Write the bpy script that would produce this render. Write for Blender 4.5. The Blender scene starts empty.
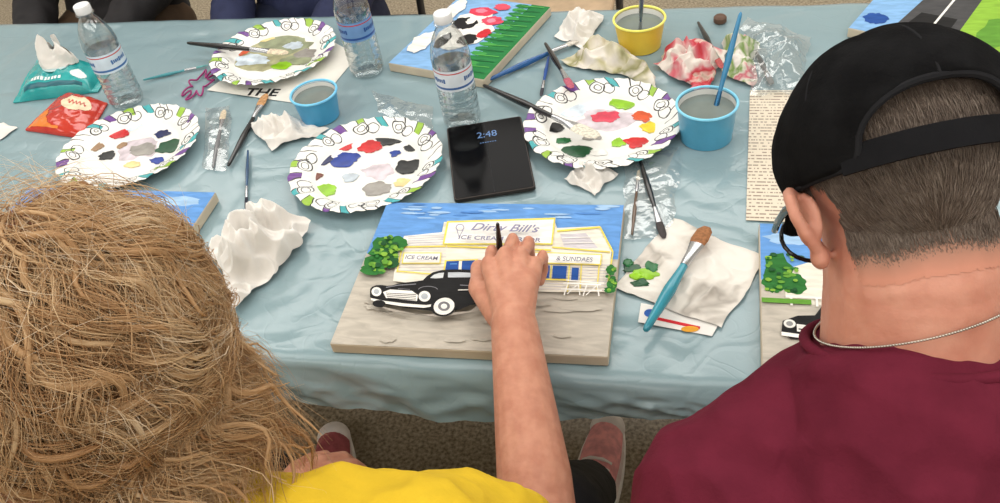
import bpy, bmesh, math, random
from mathutils import Vector, Matrix, noise
from mathutils.bvhtree import BVHTree
random.seed(7)
V=Vector
scene=bpy.context.scene
C=scene.collection
scene.view_settings.view_transform='Standard'
# ------------------------------------------------------------------ camera
F_PX=880.0; CAMZ=1.595; PIT=math.radians(42.19); ROL=math.radians(10.11); YAW=math.radians(18.1)
TZ=0.75
R0=V((math.cos(YAW),math.sin(YAW),0)); H0=V((-math.sin(YAW),math.cos(YAW),0))
FW=H0*math.cos(PIT)-V((0,0,1))*math.sin(PIT)
U0=H0*math.sin(PIT)+V((0,0,1))*math.cos(PIT)
RT=R0*math.cos(ROL)-U0*math.sin(ROL); UP=R0*math.sin(ROL)+U0*math.cos(ROL)
cd=bpy.data.cameras.new('camera'); cam=bpy.data.objects.new('camera',cd); C.objects.link(cam)
m=Matrix.Identity(4)
for i in range(3):
    m[i][0]=RT[i]; m[i][1]=UP[i]; m[i][2]=-FW[i]
m[2][3]=CAMZ
cam.matrix_world=m
cd.sensor_width=36; cd.lens=F_PX/1000*36; cd.clip_start=0.02
scene.camera=cam
def at(px,py,z=TZ):
    v=FW+RT*((px-500)/F_PX)-UP*((py-251.5)/F_PX)
    t=(z-CAMZ)/v.z
    return V((v.x*t,v.y*t,z))
def fit(x,y):
    c,s=math.cos(YAW),math.sin(YAW)
    return V((.845*(x*c-y*s),.845*(x*s+y*c),TZ))
# ------------------------------------------------------------------ materials
def lin(c):
    c=c/255.0
    return c/12.92 if c<=.04045 else ((c+.055)/1.055)**2.4
def L(rgb): return (lin(rgb[0]),lin(rgb[1]),lin(rgb[2]),1)
MC={}
def M(name,rgb,rough=.5,metal=0,var=.10,scale=30,bump=0,bscale=150,spec=.4,coat=0,sss=0,rgb2=None,detail=3,bdist=.002):
    key=(name,tuple(rgb))
    if key in MC: return MC[key]
    mt=bpy.data.materials.new(name); mt.use_nodes=True
    nt=mt.node_tree; N=nt.nodes; b=N['Principled BSDF']
    tc=N.new('ShaderNodeTexCoord'); nz=N.new('ShaderNodeTexNoise')
    nz.inputs['Scale'].default_value=scale; nz.inputs['Detail'].default_value=detail
    nt.links.new(tc.outputs['Object'],nz.inputs['Vector'])
    rp=N.new('ShaderNodeValToRGB')
    c=L(rgb)
    if rgb2: c2=L(rgb2)
    else: c2=tuple(min(1,x*(1+var)+.002*var) for x in c[:3])+(1,); c=tuple(x*(1-var) for x in c[:3])+(1,)
    rp.color_ramp.elements[0].color=c; rp.color_ramp.elements[1].color=c2
    rp.color_ramp.elements[0].position=.35; rp.color_ramp.elements[1].position=.65
    nt.links.new(nz.outputs['Fac'],rp.inputs['Fac']); nt.links.new(rp.outputs['Color'],b.inputs['Base Color'])
    b.inputs['Roughness'].default_value=rough; b.inputs['Metallic'].default_value=metal
    b.inputs['Specular IOR Level'].default_value=spec; b.inputs['Coat Weight'].default_value=coat
    if sss:
        b.inputs['Subsurface Weight'].default_value=sss; b.inputs['Subsurface Radius'].default_value=(.01,.004,.002); b.inputs['Subsurface Scale'].default_value=.5
    if bump:
        n2=N.new('ShaderNodeTexNoise'); n2.inputs['Scale'].default_value=bscale; n2.inputs['Detail'].default_value=4
        nt.links.new(tc.outputs['Object'],n2.inputs['Vector'])
        bp=N.new('ShaderNodeBump'); bp.inputs['Strength'].default_value=bump; bp.inputs['Distance'].default_value=bdist
        nt.links.new(n2.outputs['Fac'],bp.inputs['Height']); nt.links.new(bp.outputs['Normal'],b.inputs['Normal'])
    MC[key]=mt
    return mt
def clear_mat(name,tint,base=.06,edge=.6,rough=.05,bump=0,bscale=40,white=0):
    if name in MC: return MC[name]
    mt=bpy.data.materials.new(name); mt.use_nodes=True; nt=mt.node_tree; N=nt.nodes
    N.remove(N['Principled BSDF']); out=N['Material Output']
    tr=N.new('ShaderNodeBsdfTransparent'); tr.inputs['Color'].default_value=L(tint)
    gl=N.new('ShaderNodeBsdfGlossy'); gl.inputs['Roughness'].default_value=rough
    lw=N.new('ShaderNodeLayerWeight'); lw.inputs['Blend'].default_value=.35
    mr=N.new('ShaderNodeMapRange'); mr.inputs['To Min'].default_value=base; mr.inputs['To Max'].default_value=edge
    nt.links.new(lw.outputs['Facing'],mr.inputs['Value'])
    mx=N.new('ShaderNodeMixShader'); nt.links.new(mr.outputs['Result'],mx.inputs['Fac'])
    nt.links.new(tr.outputs[0],mx.inputs[1]); nt.links.new(gl.outputs[0],mx.inputs[2])
    last=mx
    if white:
        df=N.new('ShaderNodeBsdfDiffuse'); df.inputs['Color'].default_value=(.8,.85,.86,1)
        m2=N.new('ShaderNodeMixShader'); m2.inputs['Fac'].default_value=white
        nt.links.new(mx.outputs[0],m2.inputs[1]); nt.links.new(df.outputs[0],m2.inputs[2]); last=m2
    nt.links.new(last.outputs[0],out.inputs['Surface'])
    tc=N.new('ShaderNodeTexCoord'); nz=N.new('ShaderNodeTexNoise'); nz.inputs['Scale'].default_value=bscale
    bp=N.new('ShaderNodeBump'); bp.inputs['Strength'].default_value=bump or .05; bp.inputs['Distance'].default_value=.003
    nt.links.new(tc.outputs['Object'],nz.inputs['Vector']); nt.links.new(nz.outputs['Fac'],bp.inputs['Height'])
    nt.links.new(bp.outputs['Normal'],gl.inputs['Normal']); nt.links.new(bp.outputs['Normal'],lw.inputs['Normal'])
    MC[name]=mt
    return mt
def paintm(rgb):
    """hand-brushed acrylic: streaky colour and a slight brush relief"""
    key=('paint',tuple(rgb))
    if key in MC: return MC[key]
    mt=bpy.data.materials.new('paint_on_canvas'); mt.use_nodes=True; nt=mt.node_tree; N=nt.nodes; b=N['Principled BSDF']
    tc=N.new('ShaderNodeTexCoord'); mp=N.new('ShaderNodeMapping'); mp.inputs['Scale'].default_value=(28,110,1); mp.inputs['Rotation'].default_value=(0,0,.25+.9*((rgb[0]*7+rgb[1])%10)/10-.45)
    nt.links.new(tc.outputs['Object'],mp.inputs['Vector']); nz=N.new('ShaderNodeTexNoise'); nz.inputs['Scale'].default_value=1; nz.inputs['Detail'].default_value=5; nz.inputs['Distortion'].default_value=.6
    nt.links.new(mp.outputs['Vector'],nz.inputs['Vector']); rp=N.new('ShaderNodeValToRGB'); c=L(rgb); v=.14
    rp.color_ramp.elements[0].color=tuple(x*(1-v) for x in c[:3])+(1,); rp.color_ramp.elements[1].color=tuple(min(1,x*(1+v)+.004) for x in c[:3])+(1,)
    rp.color_ramp.elements[0].position=.33; rp.color_ramp.elements[1].position=.67
    nt.links.new(nz.outputs['Fac'],rp.inputs['Fac']); nt.links.new(rp.outputs['Color'],b.inputs['Base Color']); b.inputs['Roughness'].default_value=.6; b.inputs['Specular IOR Level'].default_value=.2
    bp=N.new('ShaderNodeBump'); bp.inputs['Strength'].default_value=.2; bp.inputs['Distance'].default_value=.001; nt.links.new(nz.outputs['Fac'],bp.inputs['Height']); nt.links.new(bp.outputs['Normal'],b.inputs['Normal'])
    MC[key]=mt
    return mt
# ------------------------------------------------------------------ mesh builder
class MB:
    def __init__(s): s.v=[]; s.f=[]; s.mi=[]
    def add(s,vs,fs,mi=0):
        o=len(s.v); s.v+= [tuple(x) for x in vs]; s.f+= [tuple(i+o for i in f) for f in fs]; s.mi+= [mi]*len(fs)
    def poly(s,pts,mi=0): s.add(pts,[tuple(range(len(pts)))],mi)
    def box(s,c,size,rot=None,mi=0):
        c=V(c); h=V(size)/2; vs=[]
        for z in (-1,1):
            for y in (-1,1):
                for x in (-1,1):
                    p=V((x*h.x,y*h.y,z*h.z))
                    if rot: p=rot@p
                    vs.append(c+p)
        s.add(vs,[(0,2,3,1),(4,5,7,6),(0,1,5,4),(2,6,7,3),(0,4,6,2),(1,3,7,5)],mi)
    def lathe(s,prof,c,seg=48,mi=0,mis=None,ax=None,capb=True,capt=True,fn=None):
        c=V(c); vs=[]; fs=[]; mm=[]
        rot=ax.normalized().to_track_quat('Z','Y').to_matrix() if ax else None
        for (r,z) in prof:
            for k in range(seg):
                a=2*math.pi*k/seg; p=V((r*math.cos(a),r*math.sin(a),z))
                if fn: p=fn(p,a,r)
                if rot: p=rot@p
                vs.append(c+p)
        n=len(prof)
        for i in range(n-1):
            for k in range(seg):
                k2=(k+1)%seg
                fs.append((i*seg+k,i*seg+k2,(i+1)*seg+k2,(i+1)*seg+k)); mm.append(mis[i] if mis else mi)
        if capb: fs.append(tuple(reversed(range(seg)))); mm.append(mis[0] if mis else mi)
        if capt: fs.append(tuple(range((n-1)*seg,n*seg))); mm.append(mis[-1] if mis else mi)
        o=len(s.v); s.v+=[tuple(x) for x in vs]; s.f+=[tuple(i+o for i in f) for f in fs]; s.mi+=mm
    def tube(s,pts,rad,seg=10,mi=0,cap=True):
        pts=[V(p) for p in pts]; n=len(pts)
        if not hasattr(rad,'__len__'): rad=[rad]*n
        vs=[]; fs=[]; prev=None
        for i in range(n):
            t=(pts[min(i+1,n-1)]-pts[max(i-1,0)]).normalized()
            if prev is None:
                a=V((0,0,1)) if abs(t.z)<.9 else V((1,0,0)); x=t.cross(a).normalized()
            else:
                x=(prev-t*prev.dot(t)).normalized()
            prev=x; y=t.cross(x)
            for k in range(seg):
                an=2*math.pi*k/seg
                vs.append(pts[i]+x*(math.cos(an)*rad[i])+y*(math.sin(an)*rad[i]))
        for i in range(n-1):
            for k in range(seg):
                k2=(k+1)%seg; fs.append((i*seg+k,i*seg+k2,(i+1)*seg+k2,(i+1)*seg+k))
        if cap: fs.append(tuple(reversed(range(seg)))); fs.append(tuple(range((n-1)*seg,n*seg)))
        s.add(vs,fs,mi)
    def ell(s,c,r,rot=None,seg=20,rings=12,mi=0):
        c=V(c); r=V(r) if hasattr(r,'__len__') else V((r,r,r)); vs=[]; fs=[]
        def T(p):
            p=V((p[0]*r.x,p[1]*r.y,p[2]*r.z)); return c+(rot@p if rot else p)
        vs.append(T((0,0,1)))
        for i in range(1,rings):
            th=math.pi*i/rings
            for k in range(seg):
                a=2*math.pi*k/seg; vs.append(T((math.sin(th)*math.cos(a),math.sin(th)*math.sin(a),math.cos(th))))
        vs.append(T((0,0,-1)))
        for k in range(seg): fs.append((0,1+k,1+(k+1)%seg))
        for i in range(rings-2):
            for k in range(seg):
                k2=(k+1)%seg; a=1+i*seg; fs.append((a+k,a+seg+k,a+seg+k2,a+k2))
        e=len(vs)-1; a=1+(rings-2)*seg
        for k in range(seg): fs.append((a+k,e,a+(k+1)%seg))
        s.add(vs,fs,mi)
    def limb(s,chain,capends=True,seg=20):
        for (p,r),(q,t) in zip(chain,chain[1:]): s.tube([p,q],[r,t],seg)
        for i,(p,r) in enumerate(chain):
            if capends or 0<i<len(chain)-1: s.ell(p,r*.995,seg=seg,rings=10)
    def mesh(s,name,off=V((0,0,0))):
        me=bpy.data.meshes.new(name); me.from_pydata([tuple(V(v)-off) for v in s.v],[],s.f); me.update()
        for p,i in zip(me.polygons,s.mi): p.material_index=i
        return me
def wloc(o):
    l=V((0,0,0))
    while o: l=l+o.location; o=o.parent
    return l
def put(name,me,mats,parent=None,loc=None,smooth=True):
    o=bpy.data.objects.new(name,me); C.objects.link(o)
    if not isinstance(mats,(list,tuple)): mats=[mats]
    for mt in mats: me.materials.append(mt)
    if smooth:
        me.polygons.foreach_set('use_smooth',[True]*len(me.polygons))
    if parent: o.parent=parent
    if loc is not None: o.location=loc
    return o
def obj(name,mb,mats,parent=None,loc=None,smooth=True,angle=None):
    off=wloc(parent) if parent else (V(loc) if loc is not None else V((0,0,0)))
    me=mb.mesh(name,off)
    o=put(name,me,mats,parent,loc if not parent else None,smooth)
    if smooth and (angle is None or angle<179): me.set_sharp_from_angle(angle=math.radians(angle or 40))
    return o
def tag(o,label,cat,group=None):
    o['label']=label; o['category']=cat
    if group: o['group']=group
    return o
def thing(name,label,cat,loc,group=None):
    o=bpy.data.objects.new(name,None); C.objects.link(o); o.location=loc; o.empty_display_size=.05
    return tag(o,label,cat,group)
def bevel(o,w,seg=2):
    b=o.modifiers.new('bevel','BEVEL'); b.width=w; b.segments=seg; b.limit_method='ANGLE'
def remesh(mb,name,voxel,sm,off,post=None):
    me=mb.mesh('tmp'); o=bpy.data.objects.new('tmp',me); C.objects.link(o)
    r=o.modifiers.new('r','REMESH'); r.mode='VOXEL'; r.voxel_size=voxel
    s=o.modifiers.new('s','SMOOTH'); s.iterations=sm; s.factor=.5
    dg=bpy.context.evaluated_depsgraph_get(); m2=bpy.data.meshes.new_from_object(o.evaluated_get(dg))
    m2.name=name; bpy.data.objects.remove(o); bpy.data.meshes.remove(me)
    if post:
        nr=[v.normal.copy() for v in m2.vertices]
        for v,n in zip(m2.vertices,nr): v.co=v.co+n*post(v.co,n)
    for v in m2.vertices: v.co=v.co-off
    m2.update()
    return m2
# ------------------------------------------------------------------ room, lights
def struct(name,c,size,mt):
    b=MB(); b.box(c,size); o=obj(name,b,mt,smooth=False); o['kind']='structure'; return o
fm=M('terrazzo_floor',(112,99,80),.3,var=.25,scale=120,detail=8,rgb2=(176,163,140))
wm=M('painted_wall',(232,228,220),.8,var=.03); cm_=M('ceiling_tile',(238,237,232),.9,var=.04,scale=12)
RX0,RX1,RY0,RY1,RH=-4.2,3.4,-2.6,4.6,2.8
mx_,my_=(RX0+RX1)/2,(RY0+RY1)/2
struct('floor',(mx_,my_,-.03),(RX1-RX0+.2,RY1-RY0+.2,.06),fm)
struct('ceiling',(mx_,my_,RH+.03),(RX1-RX0+.2,RY1-RY0+.2,.06),cm_)
struct('wall_left',(RX0-.05,my_,RH/2),(.1,RY1-RY0,RH),wm); struct('wall_right',(RX1+.05,my_,RH/2),(.1,RY1-RY0,RH),wm)
struct('wall_back',(mx_,RY1+.05,RH/2),(RX1-RX0+.2,.1,RH),wm); struct('wall_front',(mx_,RY0-.05,RH/2),(RX1-RX0+.2,.1,RH),wm)
w=bpy.data.worlds.new('world'); scene.world=w; w.use_nodes=True
w.node_tree.nodes['Background'].inputs['Color'].default_value=(.92,.95,1,1); w.node_tree.nodes['Background'].inputs['Strength'].default_value=.3
for (x,y,e) in [(-2.4,.4,26),(-.5,.6,15),(1.4,.4,24),(-2.4,2.9,26),(-.5,2.9,27),(1.4,2.9,25),(-2.2,-1.4,20),(1.2,-1.4,20),(-.5,-1.6,14)]:  # room's ceiling lights; extra panels and larger sizes added for softer fill
    ld=bpy.data.lights.new('ceiling_light','AREA'); ld.shape='RECTANGLE'; ld.size=1.8; ld.size_y=1.2; ld.energy=e; ld.color=(1,.97,.93)
    lo=bpy.data.objects.new('ceiling_light',ld); C.objects.link(lo); lo.location=(x,y,2.75)
# ------------------------------------------------------------------ tables and cloth
XS=-1.14; X0,X1,Y0,Y1=-2.5,1.30,.675,1.585
mt_top=M('table_plastic',(205,205,200),.6); mt_leg=M('table_steel',(110,112,115),.4,.8)
def table(x0,x1,label):
    t=thing('folding_table',label,'table',((x0+x1)/2,(Y0+Y1)/2,0))
    b=MB(); b.box(((x0+x1)/2,(Y0+Y1)/2,.724),(x1-x0-.004,Y1-Y0-.03,.032)); o=obj('tabletop',b,mt_top,t,smooth=False); bevel(o,.006)
    for sx in (x0+.22,x1-.22):
        for sy in (Y0+.12,Y1-.12):
            b=MB(); b.tube([(sx,sy,0),(sx,sy,.710)],.0135,12); obj('leg',b,mt_leg,t)
        b=MB(); b.tube([(sx,Y0+.12,.16),(sx,Y1-.12,.16)],.010,10); obj('crossbar',b,mt_leg,t)
table(X0,XS,'white folding table under the wet wipes pack end of the teal cloth'); table(XS,X1,'white folding table under the large canvas and the teal cloth')
cb=MB(); NXC=420; xs=[X0-.02+i*(X1-X0+.04)/NXC for i in range(NXC+1)]
path=[]
for k in range(9): path.append((Y1+.016,.62+k*.0145,1-k/8))
path.append((Y1+.010,.7465,0)); path.append((Y1-.004,TZ,0))
ny=100
for k in range(ny): path.append((Y1-.012-(Y1-Y0-.024)*k/(ny-1),TZ,None))
path+= [(Y0+.004,TZ-.0006,0),(Y0-.005,TZ-.004,0),(Y0-.010,TZ-.010,0)]
for k in range(16): path.append((Y0-.011,TZ-.015-.0046*k,(k+1)/16))
for (y,z,d) in path:
    for x in xs:
        yy,zz=y,z
        if d is None:
            q=V((x*2.1+.3*noise.noise(V((x*4,y*4,9))),y*4.5,1.3)); nn=abs(noise.noise(q)); n2=abs(noise.noise(V((x*8,y*5,4.3)))); n3=abs(noise.noise(V((x*4,y*13,8.8))))
            zz=TZ-.0008-.0024*max(0,.10-nn)/.10-.0018*max(0,.07-n2)/.07-.0014*max(0,.07-n3)/.07
        elif d>0:
            s=1 if y>1 else -1
            q=V((x*7+.8*z*10,z*9,2)); rid=1-2*abs(noise.noise(q)); rid2=1-2*abs(noise.noise(V((x*19-z*22,z*26,5)))); rid3=1-2*abs(noise.noise(V((x*15+z*30,z*18,11)))); rid4=1-2*abs(noise.noise(V((x*34+z*20,z*44,17))))
            fold=.8*math.sin(x*15+2.5*noise.noise(V((x*2,0,3))))+1.0*noise.noise(V((x*7,z*6,7)))
            yy=y+s*(min(1,d*2.2)*.0050*(rid+.7*rid2+.7*rid3+.5*rid4)+d*(.005+.0042*fold))
            zz=z+d*(.003*math.sin(x*13+1)+.004*noise.noise(V((x*6,2,2))))
            if s<0: zz+= .004*(1-d)*noise.noise(V((x*9,1,1)))+d*.040*min(1,max(0,(x+.36)/.35))
        else:
            zz=z-.0012*abs(noise.noise(V((x*20,y,0)))); yy=y+.005*noise.noise(V((x*10,z*3,5)))
        cb.v.append((x,yy,zz))
nx=len(xs)
for i in range(len(path)-1):
    for k in range(nx-1): cb.f.append((i*nx+k,(i+1)*nx+k,(i+1)*nx+k+1,i*nx+k+1)); cb.mi.append(0)
def cloth_mat():
    mt=M('teal_plastic_cloth',(136,160,167),.2,var=.03,scale=5,spec=.55); nt=mt.node_tree; N=nt.nodes; b=N['Principled BSDF']
    tc=N.new('ShaderNodeTexCoord'); prev=None
    def ridge(sc,dis,wd_):
        n=N.new('ShaderNodeTexNoise'); n.inputs['Scale'].default_value=sc; n.inputs['Detail'].default_value=1; n.inputs['Distortion'].default_value=dis; nt.links.new(tc.outputs['Object'],n.inputs['Vector'])
        s=N.new('ShaderNodeMath'); s.operation='SUBTRACT'; s.inputs[1].default_value=.5; nt.links.new(n.outputs['Fac'],s.inputs[0])
        a=N.new('ShaderNodeMath'); a.operation='ABSOLUTE'; nt.links.new(s.outputs[0],a.inputs[0])
        mn=N.new('ShaderNodeMath'); mn.operation='MINIMUM'; mn.inputs[1].default_value=wd_; nt.links.new(a.outputs[0],mn.inputs[0]); return mn.outputs[0]
    for sc,dis,st,ds,wd_ in ((2.6,.6,.65,.020,.035),(7,.7,.65,.014,.03),(18,.6,.48,.008,.035),(45,.4,.2,.003,.05)):
        bp=N.new('ShaderNodeBump'); bp.inputs['Strength'].default_value=st; bp.inputs['Distance'].default_value=ds
        nt.links.new(ridge(sc,dis,wd_),bp.inputs['Height'])
        if prev: nt.links.new(prev.outputs['Normal'],bp.inputs['Normal'])
        prev=bp
    nt.links.new(prev.outputs['Normal'],b.inputs['Normal'])
    return mt
clm=cloth_mat()
cl=obj('tablecloth',cb,clm,angle=80); tag(cl,'pale teal plastic tablecloth covering the long table with creased front edge','tablecloth')
# ------------------------------------------------------------------ plates
def plate_mat(seed):
    mt=bpy.data.materials.new('party_plate_print'); mt.use_nodes=True; nt=mt.node_tree; N=nt.nodes; K=nt.links; b=N['Principled BSDF']
    tc=N.new('ShaderNodeTexCoord'); sp=N.new('ShaderNodeSeparateXYZ'); K.new(tc.outputs['Object'],sp.inputs[0])
    def mth(op,a,bb=None):
        n=N.new('ShaderNodeMath'); n.operation=op
        for i,x in enumerate((a,bb)):
            if x is None: continue
            if isinstance(x,(int,float)): n.inputs[i].default_value=x
            else: K.new(x,n.inputs[i])
        return n.outputs[0]
    x,y=sp.outputs[0],sp.outputs[1]
    r=mth('SQRT',mth('ADD',mth('MULTIPLY',x,x),mth('MULTIPLY',y,y)))
    th=mth('ARCTAN2',y,x)
    nz=N.new('ShaderNodeTexNoise'); nz.inputs['Scale'].default_value=17; nz.inputs['Detail'].default_value=1; K.new(tc.outputs['Object'],nz.inputs['Vector'])
    n0=mth('SUBTRACT',nz.outputs['Fac'],.5)
    wob=mth('MULTIPLY',n0,.012)
    def band(lo,hi,v): return mth('MULTIPLY',mth('GREATER_THAN',v,lo),mth('LESS_THAN',v,hi))
    def cells(n,off,rc):
        a=mth('ADD',mth('ADD',mth('MULTIPLY',th,n/(2*math.pi)),mth('MULTIPLY',n0,.6)),off+n+3)
        dx=mth('MULTIPLY',mth('SUBTRACT',mth('FRACT',a),.5),2*math.pi*rc/n); dy=mth('SUBTRACT',r,rc)
        return mth('ADD',mth('SQRT',mth('ADD',mth('MULTIPLY',dx,dx),mth('MULTIPLY',dy,dy))),wob),mth('FLOOR',a),mth('FRACT',a)
    def col(idx,mul,stops):
        rp=N.new('ShaderNodeValToRGB'); cr=rp.color_ramp; cr.interpolation='CONSTANT'
        cr.elements[0].color=L(stops[0][1]); cr.elements[1].position=stops[1][0]; cr.elements[1].color=L(stops[1][1])
        for p,c in stops[2:]: cr.elements.new(p).color=L(c)
        K.new(mth('FRACT',mth('MULTIPLY',mth('ADD',idx,.5),mul)),rp.inputs['Fac']); return rp.outputs['Color']
    PU,TE,LI,BLK,W=(112,68,146),(66,168,174),(150,190,62),(30,30,34),(238,238,234)
    def over(base,mask,color):
        m_=N.new('ShaderNodeMix'); m_.data_type='RGBA'; K.new(mask,m_.inputs[0])
        if isinstance(base,tuple): m_.inputs[6].default_value=L(base)
        else: K.new(base,m_.inputs[6])
        if isinstance(color,tuple): m_.inputs[7].default_value=L(color)
        else: K.new(color,m_.inputs[7])
        return m_.outputs[2]
    a1=mth('ADD',mth('ADD',mth('MULTIPLY',th,20/(2*math.pi)),mth('MULTIPLY',r,-16.0)),mth('ADD',mth('MULTIPLY',n0,1.0),seed*.41+20))
    f1=mth('FRACT',a1); i1=mth('FLOOR',a1)
    c1_=col(i1,.3819,[(0,PU),(.28,TE),(.54,LI),(.80,W)])
    outer=mth('GREATER_THAN',mth('ADD',r,mth('MULTIPLY',n0,.02)),.106)
    cur=over(W,mth('MULTIPLY',outer,band(.26,.72,f1)),BLK); cur=over(cur,mth('MULTIPLY',outer,band(.31,.67,f1)),c1_)
    d2,i2,_=cells(10,seed*.31+.5,.106); cur=over(cur,mth('LESS_THAN',d2,.0125),W); cur=over(cur,band(.0100,.0120,d2),BLK); cur=over(cur,band(.0048,.0062,d2),BLK)
    d3,j3,_=cells(10,seed*.31+.78,.1035); cur=over(cur,band(.0088,.0104,d3),BLK)
    inn=mth('LESS_THAN',mth('ADD',r,mth('MULTIPLY',n0,.008)),.0915); cur=over(cur,inn,(236,236,232))
    K.new(cur,b.inputs['Base Color']); b.inputs['Roughness'].default_value=.4
    return mt
def blob(parent,c,rx,ry,mt,seed,h=.0022,name='paint_blob',smooth=True,zfun=None):
    b=MB(); seg=30; c=V(c); vs=[]; prof=[(1,0),(.96,.7),(.85,1),(.45,1),(.15,1)]
    for (k,hz) in prof:
        for i in range(seg):
            a=2*math.pi*i/seg; f=1+.45*noise.noise(V((math.cos(a)*1.2+seed*3.1,math.sin(a)*1.2,seed)))+.26*noise.noise(V((math.cos(a)*3,math.sin(a)*3,seed+9)))
            p=c+V((rx*k*f*math.cos(a),ry*k*f*math.sin(a),h*hz*(1+.3*noise.noise(V((math.cos(a)*2,math.sin(a)*2+k*3,seed))))))
            if zfun: p.z=zfun(p.x,p.y)+h*hz+.0003
            vs.append(p)
    fs=[]
    for j in range(len(prof)-1):
        for i in range(seg):
            i2=(i+1)%seg; fs.append((j*seg+i,j*seg+i2,(j+1)*seg+i2,(j+1)*seg+i))
    fs.append(tuple(range((len(prof)-1)*seg,len(prof)*seg))); b.add(vs,fs)
    return obj(name,b,mt,parent,angle=80,smooth=smooth)
PC={'red':(196,22,26),'black':(14,16,18),'blue':(16,54,145),'navy':(24,34,84),'green':(14,100,48),'dgreen':(10,74,40),'lime':(138,190,30),'yellow':(236,208,46),
 'grey':(150,146,140),'tan':(150,118,86),'pink':(208,60,84),'white':(228,228,224),'pale':(188,200,210),'olive':(152,150,118),'orange':(214,86,38),'brown':(104,52,34),'cream':(228,206,144),'greygreen':(126,132,106),'mauve':(186,176,182)}
def pm(k): return M('acrylic_paint_'+k,PC[k],.28,var=.16,scale=60,spec=.45,coat=.0)
def smear_m(k): return M('smeared_paint_'+k,PC[k],.5,scale=45,spec=.25,detail=5,rgb2=tuple(min(255,int(x*1.22)) for x in PC[k]))
def plate(c,label,blobs,seed):
    t=thing('paper_plate',label,'plate',c,'party paper plates used as palettes')
    b=MB()
    prof=[(.0005,.0020),(.03,.0020),(.06,.0020),(.080,.0020),(.085,.0028),(.090,.0064),(.095,.0100),(.102,.0125),(.110,.0150),(.119,.0178),(.1255,.0198),(.127,.0190)]
    def fn(p,a,r):
        if r>.086:
            p.z+= .0011*math.sin(a*40)*min(1,(r-.086)/.02)
            if r>.118: p.x*=1+.012*math.sin(a*20); p.y*=1+.012*math.sin(a*20)
        return p
    b.lathe(prof,c,seg=192,fn=fn,capb=True,capt=False)
    o=obj('dish',b,plate_mat(seed),t,angle=60)
    for i,(px,py,rpx,rpy,k) in enumerate(blobs):
        p=at(px,py,TZ+.002); tt=(p-V((0,0,CAMZ))).dot(FW); sc=tt/F_PX
        big=max(rpx,rpy)>=15
        h=.0004 if big else .0006
        blob(t,V((p.x,p.y,c[2]+.0022+.0003*(i if big else 3))),rpx*sc*1.1,rpy*sc*1.75,smear_m(k) if big else pm(k),seed*10+i,h,smooth=not big)
    return t
pA=fit(-.444,1.916); pB=fit(-.731,1.614); pC_=fit(-.225,1.4); pD=fit(.236,1.397)
plate(pA,'party paper plate with a grey-green paint smear and a long black brush across it',[(273,52,39,22,'olive'),(284,45,27,11,'greygreen'),(252,60,17,6,'pale'),(298,60,17,6,'greygreen'),(262,38,13,5,'cream'),(305,54,12,5,'grey'),(243,52,7,4,'orange'),(282,66,9,4,'lime'),(294,46,9,4,'pale')],1)
plate(pB,'party paper plate beside the red snack packet, with grey and green paint',[(140,149,19,10,'mauve'),(128,126,15,6,'pale'),(118,134,10,5,'red'),(169,147,11,7,'dgreen'),(143,150,13,6,'grey'),(107,156,9,4,'black'),(163,134,8,3.5,'navy'),(146,121,7,4,'lime'),(122,146,5,3,'tan'),(97,147,8,4,'tan'),(157,161,7,3,'blue'),(133,165,8,3,'cream')],2)
plate(pC_,'party paper plate beside the black tablet, with red, blue and black paint',[(378,172,15,7,'mauve'),(371,147,11,6,'red'),(389,138,13,7,'black'),(346,160,13,7,'blue'),(324,160,8,5,'navy'),(324,191,11,6,'lime'),(408,167,12,7,'black'),(411,148,6,3.5,'black'),(377,189,13,6,'grey'),(343,146,9,4.5,'red'),(404,183,10,4,'cream'),(313,177,9,4,'brown'),(331,140,8,4,'dgreen'),(356,129,8,4,'yellow'),(350,178,8,4,'pale'),(318,150,4,2.5,'black'),(395,154,5,3,'blue')],3)
plate(pD,'party paper plate right of the tablet, with lime and dark green paint',[(605,120,26,11,'mauve'),(572,110,16,7,'pale'),(625,102,14,8,'lime'),(606,117,14,6,'pink'),(576,152,14,6,'dgreen'),(618,143,7,4,'lime'),(636,143,11,5,'red'),(597,93,11,5,'brown'),(651,128,9,5,'yellow'),(555,128,9,5,'black'),(643,117,9,5,'orange'),(592,137,8,4,'grey'),(600,153,8,3,'white'),(563,141,6,3,'green')],4)
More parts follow.
